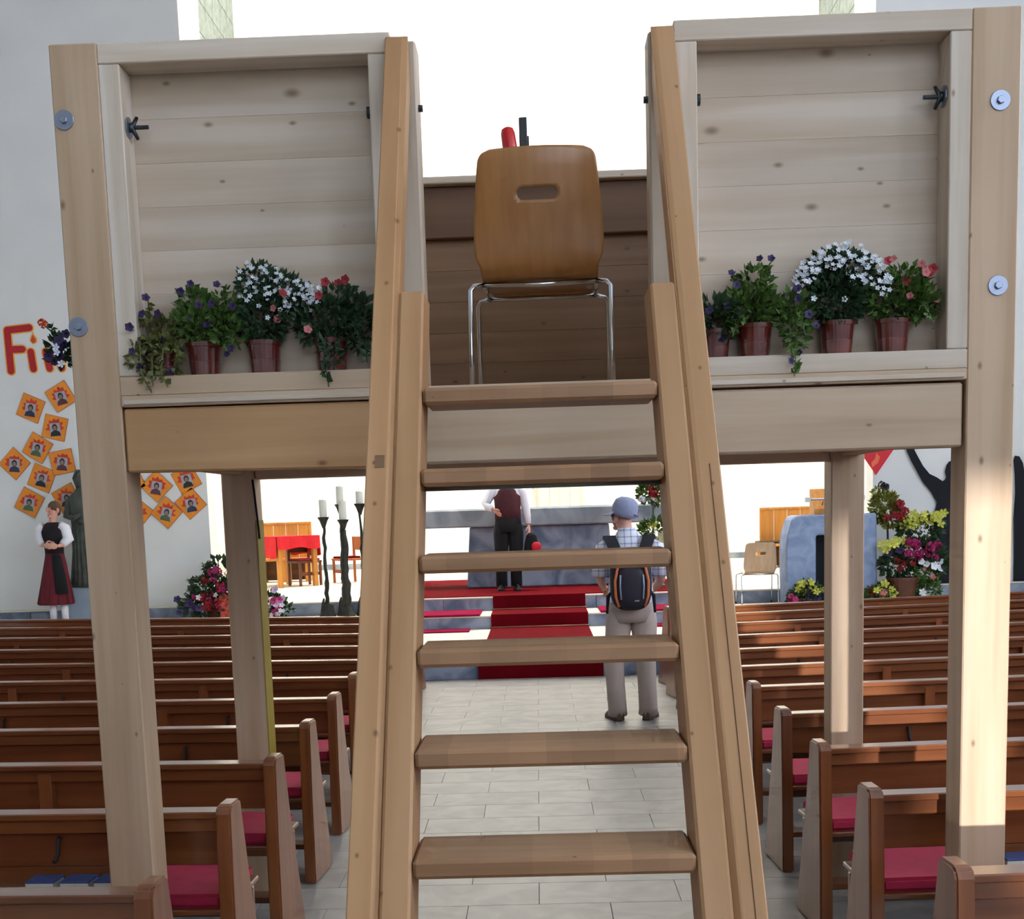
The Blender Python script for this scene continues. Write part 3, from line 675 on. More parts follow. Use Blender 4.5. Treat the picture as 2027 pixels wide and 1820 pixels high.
potted('round dome of tiny white flowers in a brown pot on the right ledge', .90, YP, ZP, rng,
       [(.90, 3.93, 2.31, .085, .055, .08), (.905, 3.94, 2.385, .12, .045, .06)], 1100, .023, M_LEAFD, wf)
potted('red petunia in a brown pot at the outer end of the right ledge', 1.066, YP, ZP, rng,
       [(1.08, 3.935, 2.30, .10, .05, .06), (1.10, 3.935, 2.35, .07, .04, .045), (1.15, 3.93, 2.29, .05, .04, .05)], 760, .025, M_LEAF,
       fl('trumpet', M_PRED, [(1.095, 2.345), (1.165, 2.375), (1.03, 2.40), (1.155, 2.36)], 3.875, .0125) + fl('trumpet', M_PINK, [(1.13, 2.39), (1.15, 2.38), (1.145, 2.365), (1.185, 2.29), (1.045, 2.405), (1.10, 2.30)], 3.875, .0118),
       [[(1.1, 3.93, 2.28), (1.15, 3.89, 2.27), (1.17, 3.88, 2.22)]])
bq = potted('purple and white bouquet tied to the outer side of the left front post', -1.47, 3.96, 2.13, rng,
       [(-1.475, 3.97, 2.24, .035, .035, .045)], 70, .026, M_LEAFD,
       [('trumpet', M_PURP, (-1.475 + R_(-.04, .03), R_(3.91, 3.95), R_(2.195, 2.285)), R_(.013, .018), (R_(-.6, .4), -1, R_(-.3, .5))) for _ in range(11)] +
       [('small', M_WHITE, (-1.475 + R_(-.02, .03), 3.905, z), .013, (R_(-.4, .4), -1, 0)) for z in (2.24, 2.225, 2.19)] + [('ball', mat('petal_orange', (214, 84, 34), .6), (-1.515, 3.94, 2.315), .017, (-.3, -.3, 1))],
       [[(-1.46, 3.96, 2.2), (-1.48, 3.95, 2.28), (-1.512, 3.94, 2.312)]], pot=False, name='bouquet', cat='bouquet', grp=None)
MB().tube([(-1.413, 3.96, 2.215), (-1.44, 3.96, 2.215), (-1.50, 3.96, 2.215)], .004, 6).build('tie_wire', M_DKSTEEL, bq)

# ================================================================== CHANCEL FURNITURE
def loft(m, rings, n=20, e=1.0):
    P = lambda x: math.copysign(abs(x) ** e, x)
    V = [(cx + rx*P(math.cos(2*PI*k/n)), cy + ry*P(math.sin(2*PI*k/n)), cz) for cx, cy, cz, rx, ry in rings for k in range(n)]
    q = len(rings)
    Fs = [(i*n+k, i*n+(k+1) % n, (i+1)*n+(k+1) % n, (i+1)*n+k) for i in range(q-1) for k in range(n)]
    Fs += [tuple(range(n-1, -1, -1)), tuple((q-1)*n+k for k in range(n))]
    return m.add(V, Fs)
al = thing('altar', 'grey stone altar with a long slab on a broad block', 'altar', (0, 20.2, .535))
MB().prism([(-1.15, .5495), (1.15, .5495), (1.08, 1.49), (-1.08, 1.49)], 'Y', 19.7, 20.65).build('base_block', M_SLATE, al, .015)
box(-2.08, 2.08, 19.55, 20.8, 1.49, 1.765).build('slab', M_SLATE2, al, .02)
tag(box(-2.0, 2.0, 19.6, 20.75, 1.7655, 1.772).build('altar_cloth', mat('white_linen', (238, 236, 230), .9)), 'white linen cloth lying flat on the stone altar', 'cloth')
run = thing('stair_carpet', 'long red carpet runner climbing the middle of the chancel steps', 'carpet', (-.03, 12.93, 0))
MB().prism([(12.922, .001), (12.922, .186), (16.742, .186), (16.742, .361), (17.622, .361), (17.622, .551), (17.72, .551), (17.72, .539), (17.634, .539), (17.634, .349), (16.754, .349), (16.754, .174), (12.934, .174), (12.934, .001)], 'X', -.675, .615).build('runner', M_RED, run)
for yy, zz in ((16.736, .193), (17.616, .368)):
    MB().tube([(-.69, yy, zz), (.63, yy, zz)], .007, 8).build('carpet_rod', mat('pale_brass', (206, 170, 130), .35, .6), run, smooth=True)
tag(box(-2.05, 2.05, 17.725, 22.3, .5372, .549).build('altar_carpet', M_RED), 'wide red carpet spread on the floor around the stone altar', 'carpet')
M_RED2 = mat('magenta_runner', (140, 20, 58), .9, spec=.05, var=.1)
for s, sd in ((-1, 'left'), (1, 'right')):
    a, b = sorted((s * .80 - .02, s * 2.3)); tag(box(a, b, 16.735, 17.55, .349, .375).build('step_runner', M_RED2, None, .008), 'narrow magenta runner on the upper step %s of the red carpet' % sd, 'carpet')
    a, b = sorted((s * .93 - .02, s * 2.3)); tag(box(a, b, 16.35, 16.72, .174, .19).build('step_runner', M_RED2, None, .005), 'narrow magenta runner on the lower landing %s of the red carpet' % sd, 'carpet')
# candlesticks
M_BRZ = mat('dark_bronze', (52, 54, 48), .55, .5, var=.3, vscale=25); M_WAX = mat('candle_wax', (222, 226, 214), .5)
def candlestick(x, y, cup, top, thick, label, seed):
    r_ = random.Random(seed); z0 = .347
    t = thing('candlestick', label, 'candlestick', (x, y, z0), 0, 'tall candlesticks left of the altar')
    h = cup - z0
    pts, rs = [], []
    n = 16
    for i in range(n + 1):
        f = i / n; pts.append((r_.uniform(-.012, .012), r_.uniform(-.01, .01), .12 + (h - .26) * f)); rs.append(thick * (1.25 - .55 * f) * r_.uniform(.82, 1.25))
    MB().tube(pts, rs, 10).build('stem', M_BRZ, t, smooth=True, local=True)
    b = MB(); loft(b, [(0, 0, 0, .115, .10), (0, 0, .03, .115, .10), (.0, 0, .1, .085, .075), (0, 0, .19, .05, .045)], 14, .75)
    b.tube([(-.07, -.03, .04), (-.055, -.02, .2), (-.045, 0, .26)], [.03, .022, .012], 8).tube([(.075, .02, .04), (.06, .0, .17)], [.03, .012], 8)
    b.build('foot', M_BRZ, t, .004, local=True)
    MB().lathe([(.018, h - .155), (.03, h - .12), (.055, h - .05), (.078, h - .012), (.08, h), (.05, h)], (0, 0, 0), 20).build('cup', M_BRZ, t, smooth=False, local=True)
    ch = top - cup
    c = MB().lathe([(.052, h), (.052, h + ch - .015), (.046, h + ch - .004), (.02, h + ch - .008)], (0, 0, 0), 20).build('candle', M_WAX, t, smooth=False, local=True)
    MB().tube([(0, 0, h + ch - .01), (.002, 0, h + ch + .012)], .003, 6).build('wick', M_BLACK, c, local=True)
candlestick(-2.945, 17.33, 1.716, 1.956, .026, 'thin bronze candlestick, leftmost of the four with white candles', 1)
candlestick(-2.66, 17.22, 1.675, 1.935, .052, 'thick trunk-like bronze candlestick, lowest and stoutest of the four', 2)
candlestick(-2.735, 17.52, 1.885, 2.135, .026, 'tallest bronze candlestick, half hidden behind the stoutest one', 3)
candlestick(-2.455, 17.45, 1.885, 2.058, .024, 'bronze candlestick with the shortest candle, right of the four beside the ladder', 4)
# table with red cloth
tb = thing('wooden_table', 'oak table under a red cloth in the apse', 'table', (-4.47, 21.55, .537), math.radians(39))
for x, y in ((.06, .06), (.74, .06), (.06, 1.04), (.74, 1.04)):
    box(x - .04, x + .04, y - .04, y + .04, 0, .83).build('leg', M_OAK, tb, .004, local=True)
box(0, .8, 0, 1.1, .83, .865).build('tabletop', M_OAK, tb, .004, local=True)
cl = MB()
TC = thing('tablecloth', 'bright red cloth hanging from the oak table in the apse', 'tablecloth', (-4.47, 21.55, .537), math.radians(39))
o_ = .012
def drop(p0, p1, z0, lo, waves, out):
    n = 16; V = []
    for j in range(4):
        for i in range(n + 1):
            f = i / n; x = p0[0]*(1-f)+p1[0]*f; y = p0[1]*(1-f)+p1[1]*f; k = j / 3
            d = .012 + .022 * k * math.sin(f * waves * 2 * PI) + .01 * k
            V.append((x + out[0]*d, y + out[1]*d, z0 - k * (lo + .02 * math.sin(f * 9))))
    return V, [(j*(n+1)+i, j*(n+1)+i+1, (j+1)*(n+1)+i+1, (j+1)*(n+1)+i) for j in range(3) for i in range(n)]
cl.box(-o_, .8 + o_, -o_, 1.1 + o_, .866, .876)
for p0, p1, out, lo in (((-o_, -o_), (.8 + o_, -o_), (0, -1), .21), ((-o_, 1.1 + o_), (-o_, -o_), (-1, 0), .36), ((.8 + o_, -o_), (.8 + o_, 1.1 + o_), (1, 0), .34), ((.8 + o_, 1.1 + o_), (-o_, 1.1 + o_), (0, 1), .22)):
    cl.add(*drop(p0, p1, .875, lo, 2.5, out))
c_ = cl.build('cloth', mat('scarlet_cloth', (206, 20, 36), .85, var=.08), TC, local=True)
c_.modifiers.new('t', 'SOLIDIFY').thickness = .006
def wchair(label, loc, rz, seatm, wm):
    t = thing('wooden_chair', label, 'chair', loc, rz, 'wooden chairs around the red table')
    for x in (-.2, .2):
        box(x - .02, x + .02, -.22, -.18, 0, .43).build('leg', wm, t, .003, local=True)
        box(x - .02, x + .02, .18, .22, 0, .82).build('leg', wm, t, .003, local=True)
    box(-.225, .225, -.23, .225, .40, .44).build('seat', wm, t, .006, local=True)
    box(-.2, .2, -.21, .17, .44, .475).build('seat_pad', seatm, t, .012, local=True)
    box(-.18, .18, .185, .21, .58, .82).build('backrest', wm, t, .006, local=True)
    box(-.18, .18, -.205, -.19, .18, .24).build('stretcher', wm, t, .003, local=True)
M_BRN = wood('brown_chair', (112, 62, 34), axis='Z', rough=.4)
wchair('dark brown wooden chair pushed under the table with the red cloth', (-4.14, 22.2, .537), math.radians(39), M_CUSH, M_BRN)
wchair('orange-brown wooden chair with red pad, right of the red table behind the candlestick', (-3.45, 22.75, .537), math.radians(-60), M_RED, wood('orange_chair', (178, 100, 48), axis='Z', rough=.4))
def bench(name, label, x0, x1, y, seat_dark, boards):
    t = thing(name, label, 'bench', ((x0 + x1) / 2, y, .535))
    xs = [x0 + (x1 - x0) * i / boards for i in range(boards + 1)]
    for i in range(boards):
        box(xs[i] + .004, xs[i+1] - .004, y + .4, y + .425, .94, 1.60).build('back_board', M_OAK, t, .003)
    box(x0 - .02, x1 + .02, y + .385, y + .44, 1.60, 1.645).build('cap_rail', M_OAK, t, .004)
    box(x0 - .02, x0 + .03, y + .39, y + .44, .535, 1.60).build('upright', M_OAK, t, .003); box(x1 - .03, x1 + .02, y + .39, y + .44, .535, 1.60).build('upright', M_OAK, t, .003)
    box(x0 - .2, x1 + .02, y - .08, y + .385, .93, .98).build('seat', M_OAK, t, .004)
    if seat_dark: box(x0 - .12, x1, y - .06, y + .37, .98, 1.03).build('seat_pad', mat('dark_pad', (62, 44, 26), .8), t, .015)
    n = 3
    for i in range(n + 1):
        x = x0 - .15 + (x1 - x0 + .1) * i / n; box(x, x + .06, y - .05, y + .36, .535, .93).build('leg_panel', M_OAK, t, .003)
    box(x0 - .1, x1 - .05, y + .3, y + .32, .56, .93).build('rear_panel', M_DARKP, t)
bench('apse_bench', 'golden oak bench with panelled back behind the stone lectern', 4.17, 5.4, 23.6, True, 5)
bench('apse_bench', 'golden oak bench with panelled back behind the red table', -5.5, -4.33, 23.6, False, 5)
# lectern
lc = thing('stone_lectern', 'blue-grey stone lectern with a dark slot and a wooden book rest', 'lectern', (3.9, 17.2, .347))
MB().prism([(3.29, .347), (3.68, .347), (3.68, 1.275), (4.12, 1.275), (4.12, .347), (4.5, .347), (4.48, 1.545), (3.42, 1.545), (3.36, 1.50), (3.30, 1.30), (3.28, 1.1)], 'Y', 17.0, 17.5).build('stone_block', M_LECT, lc, .02)
box(3.68, 4.12, 17.38, 17.42, .35, 1.275).build('slot_dark_sheet', mat('dark_slot', (26, 30, 34), .9), lc)  # dark sheet added to stand for the slot's dark interior
MB().prism([(17.12, 1.545), (17.42, 1.545), (17.42, 1.89), (17.38, 1.89), (17.12, 1.62)], 'X', 3.68, 4.12).build('book_rest', M_OAK, lc, .004)
rd = MB().tube([(3.6, 17.08, 1.745), (4.29, 17.08, 1.755)], .013, 10).build('lamp_rod', M_STEEL, lc, smooth=True)
for x in (3.585, 4.305):
    box(x - .035, x + .035, 17.05, 17.11, 1.715 + (x - 3.6) * .012, 1.78 + (x - 3.6) * .012).build('end_block', mat('frosted_block', (190, 200, 196), .3), rd, .006)
for x in (3.8, 4.0):
    MB().tube([(x, 17.08, 1.75), (x, 17.2, 1.66)], .008, 8).build('rod_bracket', M_STEEL, rd, smooth=True)
# tabernacle on the apse wall
tbn = thing('tabernacle', 'pale cream tabernacle cabinet on the apse wall behind the altar', 'tabernacle', (.48, 28.3, 1.75))
box(-.48, .48, -.15, .15, -.02, .62).build('casing', M_CREAM, tbn, .01, local=True)
for i in range(4): box(-.45 + i * .226, -.45 + i * .226 + .22, -.165, -.148, .03, .57).build('door_panel', mat('pale_gold', (228, 222, 206), .5), tbn, .004, local=True)
box(-.42, .42, -.1, .15, -1.2135, -.02).build('pedestal', M_CREAM, tbn, .01, local=True)
vl = thing('sanctuary_lamp', 'small red sanctuary lamp beside the tabernacle', 'lamp', (-.1, 28.35, 2.3))
MB().lathe([(.03, -.06), (.055, 0), (.06, .08), (.045, .1)], (0, 0, 0), 14).build('glass', mat('red_glass', (206, 60, 60), .2), vl, smooth=True, local=True)
MB().tube([(0, 0, -.05), (0, .06, -.08), (0, .15, -.08)], .012, 8).build('bracket', M_DKSTEEL, vl, smooth=True, local=True)

# ================================================================== WALL DECORATION
def rot2(x, y, a): return (x*math.cos(a) - y*math.sin(a), x*math.sin(a) + y*math.cos(a))
M_ORG = mat('poster_orange', (232, 144, 48), .8, var=.08, vscale=5); M_FLM = mat('poster_red', (204, 66, 44), .8); M_PHO = mat('poster_photo_grey', (168, 168, 172), .8)
M_EDG = mat('poster_edge', (150, 70, 60), .8); M_HAIR = mat('portrait_dark', (58, 50, 50), .8); M_TOP = [mat('portrait_top%d' % i, c, .8) for i, c in enumerate(((58, 60, 84), (96, 56, 66), (50, 52, 56), (84, 104, 76)))]
M_FACE = mat('portrait_face', (150, 122, 112), .8); M_PCH = mat('poster_peach', (236, 150, 108), .8)
wherep = ['uppermost left card under the letters', 'card just left of the post, highest of the cards', 'card below the highest one beside the post', 'card in the middle of the left cluster', 'leftmost card at the photo edge', 'card touching the post above the woman', 'card lower in the middle of the left cluster', 'lowest card of the left cluster',
          'card just behind the woman in the red skirt', 'card right of the post, tucked under the beam', 'card beside the post, partly hidden, right cluster', 'lowest card of the right cluster', 'rightmost card near the wall end', 'card peeking out beside the post under the beam', 'card cut off by the beam at upper right']
plist = [(-7.009, 3.341, -26), (-6.573, 3.485, 28), (-6.691, 3.062, -16), (-6.953, 2.794, -35), (-7.297, 2.589, -46), (-6.62, 2.589, 8), (-6.93, 2.376, -26), (-7.128, 2.046, -32), (-6.60, 2.09, 25), (-5.321, 2.215, -47), (-5.615, 1.859, -42), (-5.203, 1.847, -45), (-4.861, 1.962, 38), (-5.68, 2.31, 20), (-4.90, 2.30, 25)]
pr = random.Random(4)
for i, (x, z, deg) in enumerate(plist):
    t = thing('confirmation_card', 'orange flame card with grey portrait, ' + wherep[i], 'poster', (x, 17.735, z), 0, 'orange portrait cards on the left wall')
    a = math.radians(deg + 1.5); h = .158; t.location.y -= (i % 2) * .012
    sq = [rot2(u, v, a) for u, v in ((-h, -h), (h, -h), (h, h), (-h, h))]
    MB().prism([(u * 1.03, v * 1.03) for u, v in sq], 'Y', -.002, .004).build('card_edge', M_EDG, t, local=True)
    MB().prism(sq, 'Y', -.005, -.001).build('card', M_ORG, t, local=True)
    tilt = a * .25 + pr.uniform(-.15, .15); fl_ = []
    for k in range(15):
        an = PI * (-.12 + 1.24 * k / 14); r = (.125 if k % 2 else .095) * pr.uniform(.9, 1.15); fl_.append(rot2(r*math.cos(an), .0 + r*math.sin(an), tilt))
    MB().prism(fl_, 'Y', -.0065, -.004).build('flame', M_FLM, t, local=True)
    MB().prism([rot2(u, v, tilt) for u, v in ((-.075, -.115), (.075, -.115), (.075, .06), (-.07, .065))], 'Y', -.008, -.006).build('portrait', M_PHO, t, local=True)
    hd = [rot2(.037*math.cos(q*PI/8), .005 + .046*math.sin(q*PI/8), tilt) for q in range(16)]
    MB().prism(hd, 'Y', -.0095, -.0075).build('hair', M_HAIR, t, local=True)
    MB().prism([rot2(.024*math.cos(q*PI/8), -.006 + .031*math.sin(q*PI/8), tilt) for q in range(16)], 'Y', -.0105, -.009).build('face', M_FACE, t, local=True)
    MB().prism([rot2(u, v, tilt) for u, v in ((-.075, -.115), (.075, -.115), (.06, -.06), (.02, -.038), (-.02, -.038), (-.06, -.06))], 'Y', -.0098, -.0078).build('shoulders', M_TOP[i % 4], t, local=True)
M_LRED = mat('letter_red', (178, 38, 44), .8, var=.1); M_LYEL = mat('letter_yellow', (240, 170, 60), .8)
def capsule(p, q, r, n=8):
    d = (Vector(q) - Vector(p)).to_2d(); a = math.atan2(d.y, d.x); out = []
    for k in range(n + 1): t = a + PI/2 + PI*k/n; out.append((p[0] + r*math.cos(t), p[1] + r*math.sin(t)))
    for k in range(n + 1): t = a - PI/2 + PI*k/n; out.append((q[0] + r*math.cos(t), q[1] + r*math.sin(t)))
    return out
def letter(label, strokes, flame=None):
    x = min(min(p[0], q[0]) for p, q in strokes); z = min(min(p[1], q[1]) for p, q in strokes)
    t = thing('wall_letter', label, 'letter', (x, 17.735, z), 0, 'red letters on the left wall')
    for k, (p, q) in enumerate(strokes):
        MB().prism(capsule(p, q, .062), 'Y', 17.732 - k * .0004, 17.739).build('outline', M_LYEL, t)
        MB().prism(capsule(p, q, .046), 'Y', 17.729 - k * .0004, 17.7335).build('stroke', M_LRED, t)
    if flame:
        fx, fz = flame
        fo = [(fx - .005, fz - .07), (fx + .05, fz - .04), (fx + .055, fz + .01), (fx + .02, fz + .06), (fx + .005, fz + .10), (fx - .03, fz + .03), (fx - .05, fz - .02)]
        MB().prism(fo, 'Y', 17.732, 17.739).build('flame_edge', M_LYEL, t)
        MB().prism([(fx + (u - fx) * .68, fz + (v - fz) * .68 - .008) for u, v in fo], 'Y', 17.729, 17.7335).build('flame', mat('flame_orange', (214, 84, 40), .8), t)
letter('large painted red capital F with yellow outline on the white wall', [((-7.25, 4.40), (-7.24, 3.85)), ((-7.25, 4.40), (-6.94, 4.425)), ((-7.22, 4.14), (-7.06, 4.14))])
letter('painted red letter i with a flame for its dot', [((-6.945, 4.10), (-6.925, 3.87))], (-6.90, 4.27))
letter('painted red letter n partly covered by the post and bouquet', [((-6.735, 4.10), (-6.70, 3.87)), ((-6.735, 4.08), (-6.58, 4.08)), ((-6.57, 4.04), (-6.53, 3.87))])
# black figures on the right wall
def silhouette(label, pts):
    o = MB().prism([(x - .035, z) for x, z in pts], 'Y', 17.70, 17.722).build('silhouette_figure', M_BLACK); tag(o, label, 'cutout', 'black cut-out figures on the right wall'); return o
silhouette('black cut-out figure raising one arm, left of the right front post',
   [(5.57, .347), (5.56, .75), (5.555, 1.05), (5.49, 1.28), (5.50, 1.5), (5.53, 1.66), (5.45, 1.80), (5.33, 1.95), (5.235, 2.12), (5.17, 2.24), (5.115, 2.36), (5.09, 2.46), (5.17, 2.47), (5.22, 2.36), (5.33, 2.16), (5.42, 2.05), (5.52, 2.0), (5.60, 1.945), (5.64, 1.965), (5.655, 2.0),
    (5.635, 2.07), (5.655, 2.16), (5.69, 2.21), (5.75, 2.225), (5.80, 2.20), (5.83, 2.12), (5.82, 2.03), (5.80, 1.97), (5.86, 1.95), (5.98, 1.99), (6.06, 2.16), (6.12, 2.36), (6.19, 2.35), (6.14, 2.1), (6.06, 1.9), (5.95, 1.78), (5.93, 1.5), (5.90, 1.2), (5.92, .8), (5.93, .347), (5.80, .347), (5.785, .8), (5.77, 1.08), (5.735, 1.08), (5.715, .8), (5.70, .347)])
silhouette('black cut-out figure at the right edge of the photo',
   [(6.60, .347), (6.60, .9), (6.585, 1.4), (6.60, 1.75), (6.59, 2.0), (6.57, 2.2), (6.585, 2.26), (6.64, 2.25), (6.69, 2.16), (6.72, 2.0), (6.82, 1.96), (6.80, 2.08), (6.84, 2.19), (6.92, 2.22), (7.0, 2.18), (7.03, 2.07), (7.0, 1.97), (7.12, 1.93), (7.2, 1.8), (7.22, 1.3), (7.15, 1.25), (7.1, 1.6), (7.06, 1.3), (7.08, .347), (6.93, .347), (6.9, 1.0), (6.86, 1.0), (6.80, .347)])
bn = thing('red_banner', 'red kite-shaped banner with an orange flame hanging at the wall edge', 'banner', (4.66, 17.73, 2.06))
MB().prism([(0, 0), (.30, .43), (.0, .86), (-.30, .43)], 'Y', -.012, .006).build('kite', mat('banner_red', (214, 50, 60), .8), bn, local=True)
MB().prism([(-.06, .10), (.02, .16), (.05, .24), (.0, .30), (-.02, .22), (-.07, .17)], 'Y', -.014, -.011).build('flame', mat('banner_orange', (236, 116, 78), .8), bn, local=True)

# ================================================================== FLOWERS IN THE CHANCEL
def arrangement(label, base, blobs, n, size, leafm, groups, seed, vessel=None, trails=(), name='flower_arrangement'):
    r_ = random.Random(seed)
    t = thing(name, label, 'flowers', base)
    if vessel: vessel(t)
    f = leafset(r_, blobs, n, size, trails).build('foliage', leafm, t); f['kind'] = 'stuff'
    for kind, m, cnt, sz, (x0, x1, z0, z1), y in groups:
        for _ in range(cnt):
            blossom(t, kind, m, (r_.uniform(x0, x1), y + r_.uniform(-.06, .08), r_.uniform(z0, z1)), sz * r_.uniform(.8, 1.2), (r_.uniform(-.6, .6), -1, r_.uniform(0, .8)))
    return t
def tub(x, y, z, r, h, m):
    return lambda t: MB().lathe([(r*.75, 0), (r, h*.9), (r*1.06, h*.9), (r*1.06, h), (r*.9, h), (r*.85, h*.9)], (x, y, z), 24).build('planter', m, t)
M_TUB = mat('brown_tub', (84, 44, 28), .6, var=.2)
arrangement('tall mound of red and magenta flowers at the left wall end', (-4.45, 17.25, .347),
   [(-4.38, 17.25, 1.0, .22, .18, .2), (-4.5, 17.2, .78, .3, .2, .18), (-4.6, 17.2, .58, .36, .2, .14), (-4.3, 17.2, .6, .25, .2, .2)], 900, .09, M_LEAFD,
   [('ball', M_PRED, 12, .065, (-4.62, -4.28, .5, 1.0), 17.02), ('ball', M_MAG, 12, .06, (-4.75, -4.25, .48, 1.05), 17.03), ('trumpet', M_PURP, 8, .05, (-4.95, -4.5, .48, .7), 17.0), ('small', M_WHITE, 6, .04, (-4.66, -4.4, .6, .75), 17.0), ('trumpet', mat('petal_brick', (170, 60, 40), .6), 5, .06, (-4.4, -4.25, .42, .7), 17.0)], 21, tub(-4.42, 17.25, .347, .2, .2, M_TUB),
   [[(-4.5, 17.2, .8), (-4.7, 17.1, .95), (-4.82, 17.05, .92)], [(-4.55, 17.2, .7), (-4.75, 17.1, .78), (-4.85, 17.05, .72)], [(-4.4, 17.2, 1.0), (-4.55, 17.15, 1.12), (-4.63, 17.1, 1.1)]])
arrangement('low cushion of magenta and lilac flowers behind the left rear post', (-3.68, 17.2, .347),
   [(-3.72, 17.2, .55, .2, .16, .16), (-3.55, 17.2, .47, .14, .14, .1)], 380, .07, M_LEAFD,
   [('trumpet', M_MAG, 6, .055, (-3.85, -3.48, .46, .68), 17.02), ('trumpet', M_LILAC, 12, .05, (-3.9, -3.45, .42, .76), 17.03), ('small', M_WHITE, 6, .04, (-3.75, -3.45, .42, .6), 17.0), ('small', mat('petal_gold', (220, 190, 80), .6), 2, .045, (-3.88, -3.74, .8, .88), 17.05)], 22, tub(-3.68, 17.2, .347, .14, .14, M_TUB))
arrangement('topiary of yellow-green leaves with red blooms right of the lectern', (4.66, 17.2, .347),
   [(4.62, 17.15, 1.62, .17, .14, .2), (4.72, 17.15, 1.5, .14, .12, .16), (4.56, 17.15, 1.8, .08, .08, .08)], 620, .07, mat('leaf_olive', (112, 116, 42), .55, var=.45, vscale=30),
   [('ball', M_PRED, 7, .06, (4.6, 4.84, 1.42, 1.75), 17.0), ('ball', mat('dark_bud', (34, 24, 34), .7), 2, .06, (4.55, 4.62, 1.86, 1.92), 17.1)], 23,
   lambda t: MB().tube([(4.68, 17.2, .37), (4.69, 17.2, .9), (4.67, 17.18, 1.5)], .014, 8).lathe([(.12, 0), (.12, .02), (.03, .04)], (4.68, 17.2, .347), 16).build('stand', M_DKSTEEL, t))
arrangement('broad arrangement of yellow leaves and magenta blooms in a brown tub', (4.92, 16.98, .347),
   [(5.08, 17.05, 1.32, .3, .16, .16), (5.0, 17.0, 1.0, .34, .18, .16), (4.75, 17.0, .86, .26, .16, .15), (5.25, 17.0, .9, .16, .14, .2)], 1000, .09, M_LEAFD,
   [('ball', M_MAG, 14, .065, (4.85, 5.3, .92, 1.16), 16.82), ('ball', M_PRED, 4, .055, (4.6, 5.0, .8, .95), 16.82), ('trumpet', M_PURP, 3, .05, (4.55, 4.75, 1.0, 1.1), 16.84), ('small', M_LEAFY, 26, .075, (4.8, 5.38, 1.36, 1.52), 16.9), ('small', M_LEAFY, 9, .07, (4.5, 4.95, 1.06, 1.2), 16.84)], 24, tub(4.82, 16.98, .347, .2, .34, M_TUB))
arrangement('white lilies with upright green stems in front of the black figure', (5.12, 16.9, .347),
   [(5.12, 16.95, .72, .17, .1, .08), (5.15, 16.95, .5, .17, .08, .12)], 160, .08, M_LEAF,
   [('trumpet', M_WHITE, 7, .05, (5.0, 5.3, .7, .9), 16.85), ('small', M_PINK, 4, .04, (5.05, 5.2, .62, .85), 16.82), ('small', M_WHITE, 3, .045, (4.98, 5.1, .42, .5), 16.85)], 25, tub(5.14, 16.95, .347, .09, .12, mat('glass_vase', (150, 164, 150), .2)),
   [[(5.0 + .05*i, 16.93, .36), (5.0 + .055*i, 16.92, .6), (4.99 + .06*i, 16.9, .82)] for i in range(6)])
arrangement('small yellow and dark violet flowers at the foot of the lectern', (3.52, 16.9, .347),
   [(3.5, 16.92, .46, .2, .12, .12), (3.56, 16.9, .56, .14, .1, .1)], 320, .07, M_LEAFD,
   [('small', M_LEAFY, 14, .06, (3.4, 3.75, .5, .68), 16.82), ('trumpet', M_MAG, 3, .05, (3.28, 3.42, .42, .5), 16.82), ('trumpet', M_PURP, 4, .045, (3.42, 3.7, .42, .54), 16.82)], 26, tub(3.52, 16.92, .347, .12, .1, M_TUB))
arrangement('small yellow and red flowers right of the lectern behind the rear post', (4.5, 16.75+.12, .347),
   [(4.5, 16.9, .48, .2, .1, .12)], 240, .07, M_LEAF,
   [('small', M_LEAFY, 12, .06, (4.42, 4.68, .42, .62), 16.8), ('trumpet', M_PINK, 3, .05, (4.4, 4.56, .5, .58), 16.8), ('ball', M_PRED, 2, .05, (4.36, 4.45, .45, .55), 16.8)], 27, tub(4.5, 16.9, .347, .1, .09, M_TUB))
arrangement('tall green arrangement with red and white blooms right of the altar', (1.66, 18.75, .549),
   [(1.66, 18.7, 1.93, .2, .14, .16), (1.7, 18.7, 1.38, .22, .14, .16), (1.74, 18.75, 2.1, .14, .12, .1)], 620, .09, M_LEAF,
   [('ball', M_PRED, 3, .07, (1.6, 1.74, 1.86, 2.0), 18.55), ('ball', M_WHITE, 4, .06, (1.5, 1.8, 1.78, 1.86), 18.55), ('ball', mat('petal_cream', (226, 232, 196), .6), 5, .075, (1.6, 1.85, 1.22, 1.34), 18.55), ('small', M_LEAFY, 3, .06, (1.58, 1.7, 1.4, 1.5), 18.55)], 28,
   lambda t: MB().tube([(1.68, 18.75, .57), (1.67, 18.75, 1.2), (1.69, 18.75, 2.0)], .018, 8).lathe([(.16, 0), (.16, .03), (.04, .06)], (1.68, 18.75, .549), 18).build('stand', mat('green_stand', (70, 96, 90), .4), t))

# ================================================================== STATUE AND PEDESTAL
ps = tag(MB().prism([(-6.60, .347), (-6.02, .347), (-6.05, .85), (-6.57, .85)], 'Y', 17.33, 17.63).build('statue_pedestal', mat('pale_blue_stone', (150, 166, 182), .7, var=.06), None, .02), 'pale blue stone pedestal under the dark statue at the left wall', 'pedestal')
stt = thing('dark_statue', 'dark green-grey robed statue on a pale pedestal, mostly behind the left post', 'statue', (-6.30, 17.48, .851))
M_STAT = mat('statue_patina', (74, 80, 72), .7, var=.35, vscale=9)
m_ = MB(); loft(m_, [(0, 0, 0, .23, .15), (0, 0, .05, .22, .15), (.0, 0, .4, .17, .13), (0, 0, .8, .16, .12), (0, 0, 1.1, .18, .13), (0, 0, 1.25, .17, .11), (0, 0, 1.33, .08, .07), (0, 0, 1.38, .055, .055)], 22)
m_.ell((0, -.01, 1.47), (.075, .09, .11), 14, 10); m_.tube([(-.16, 0, 1.2), (-.2, -.06, .98), (-.08, -.15, .95), (.02, -.16, 1.0)], [.06, .052, .04, .03], 10)
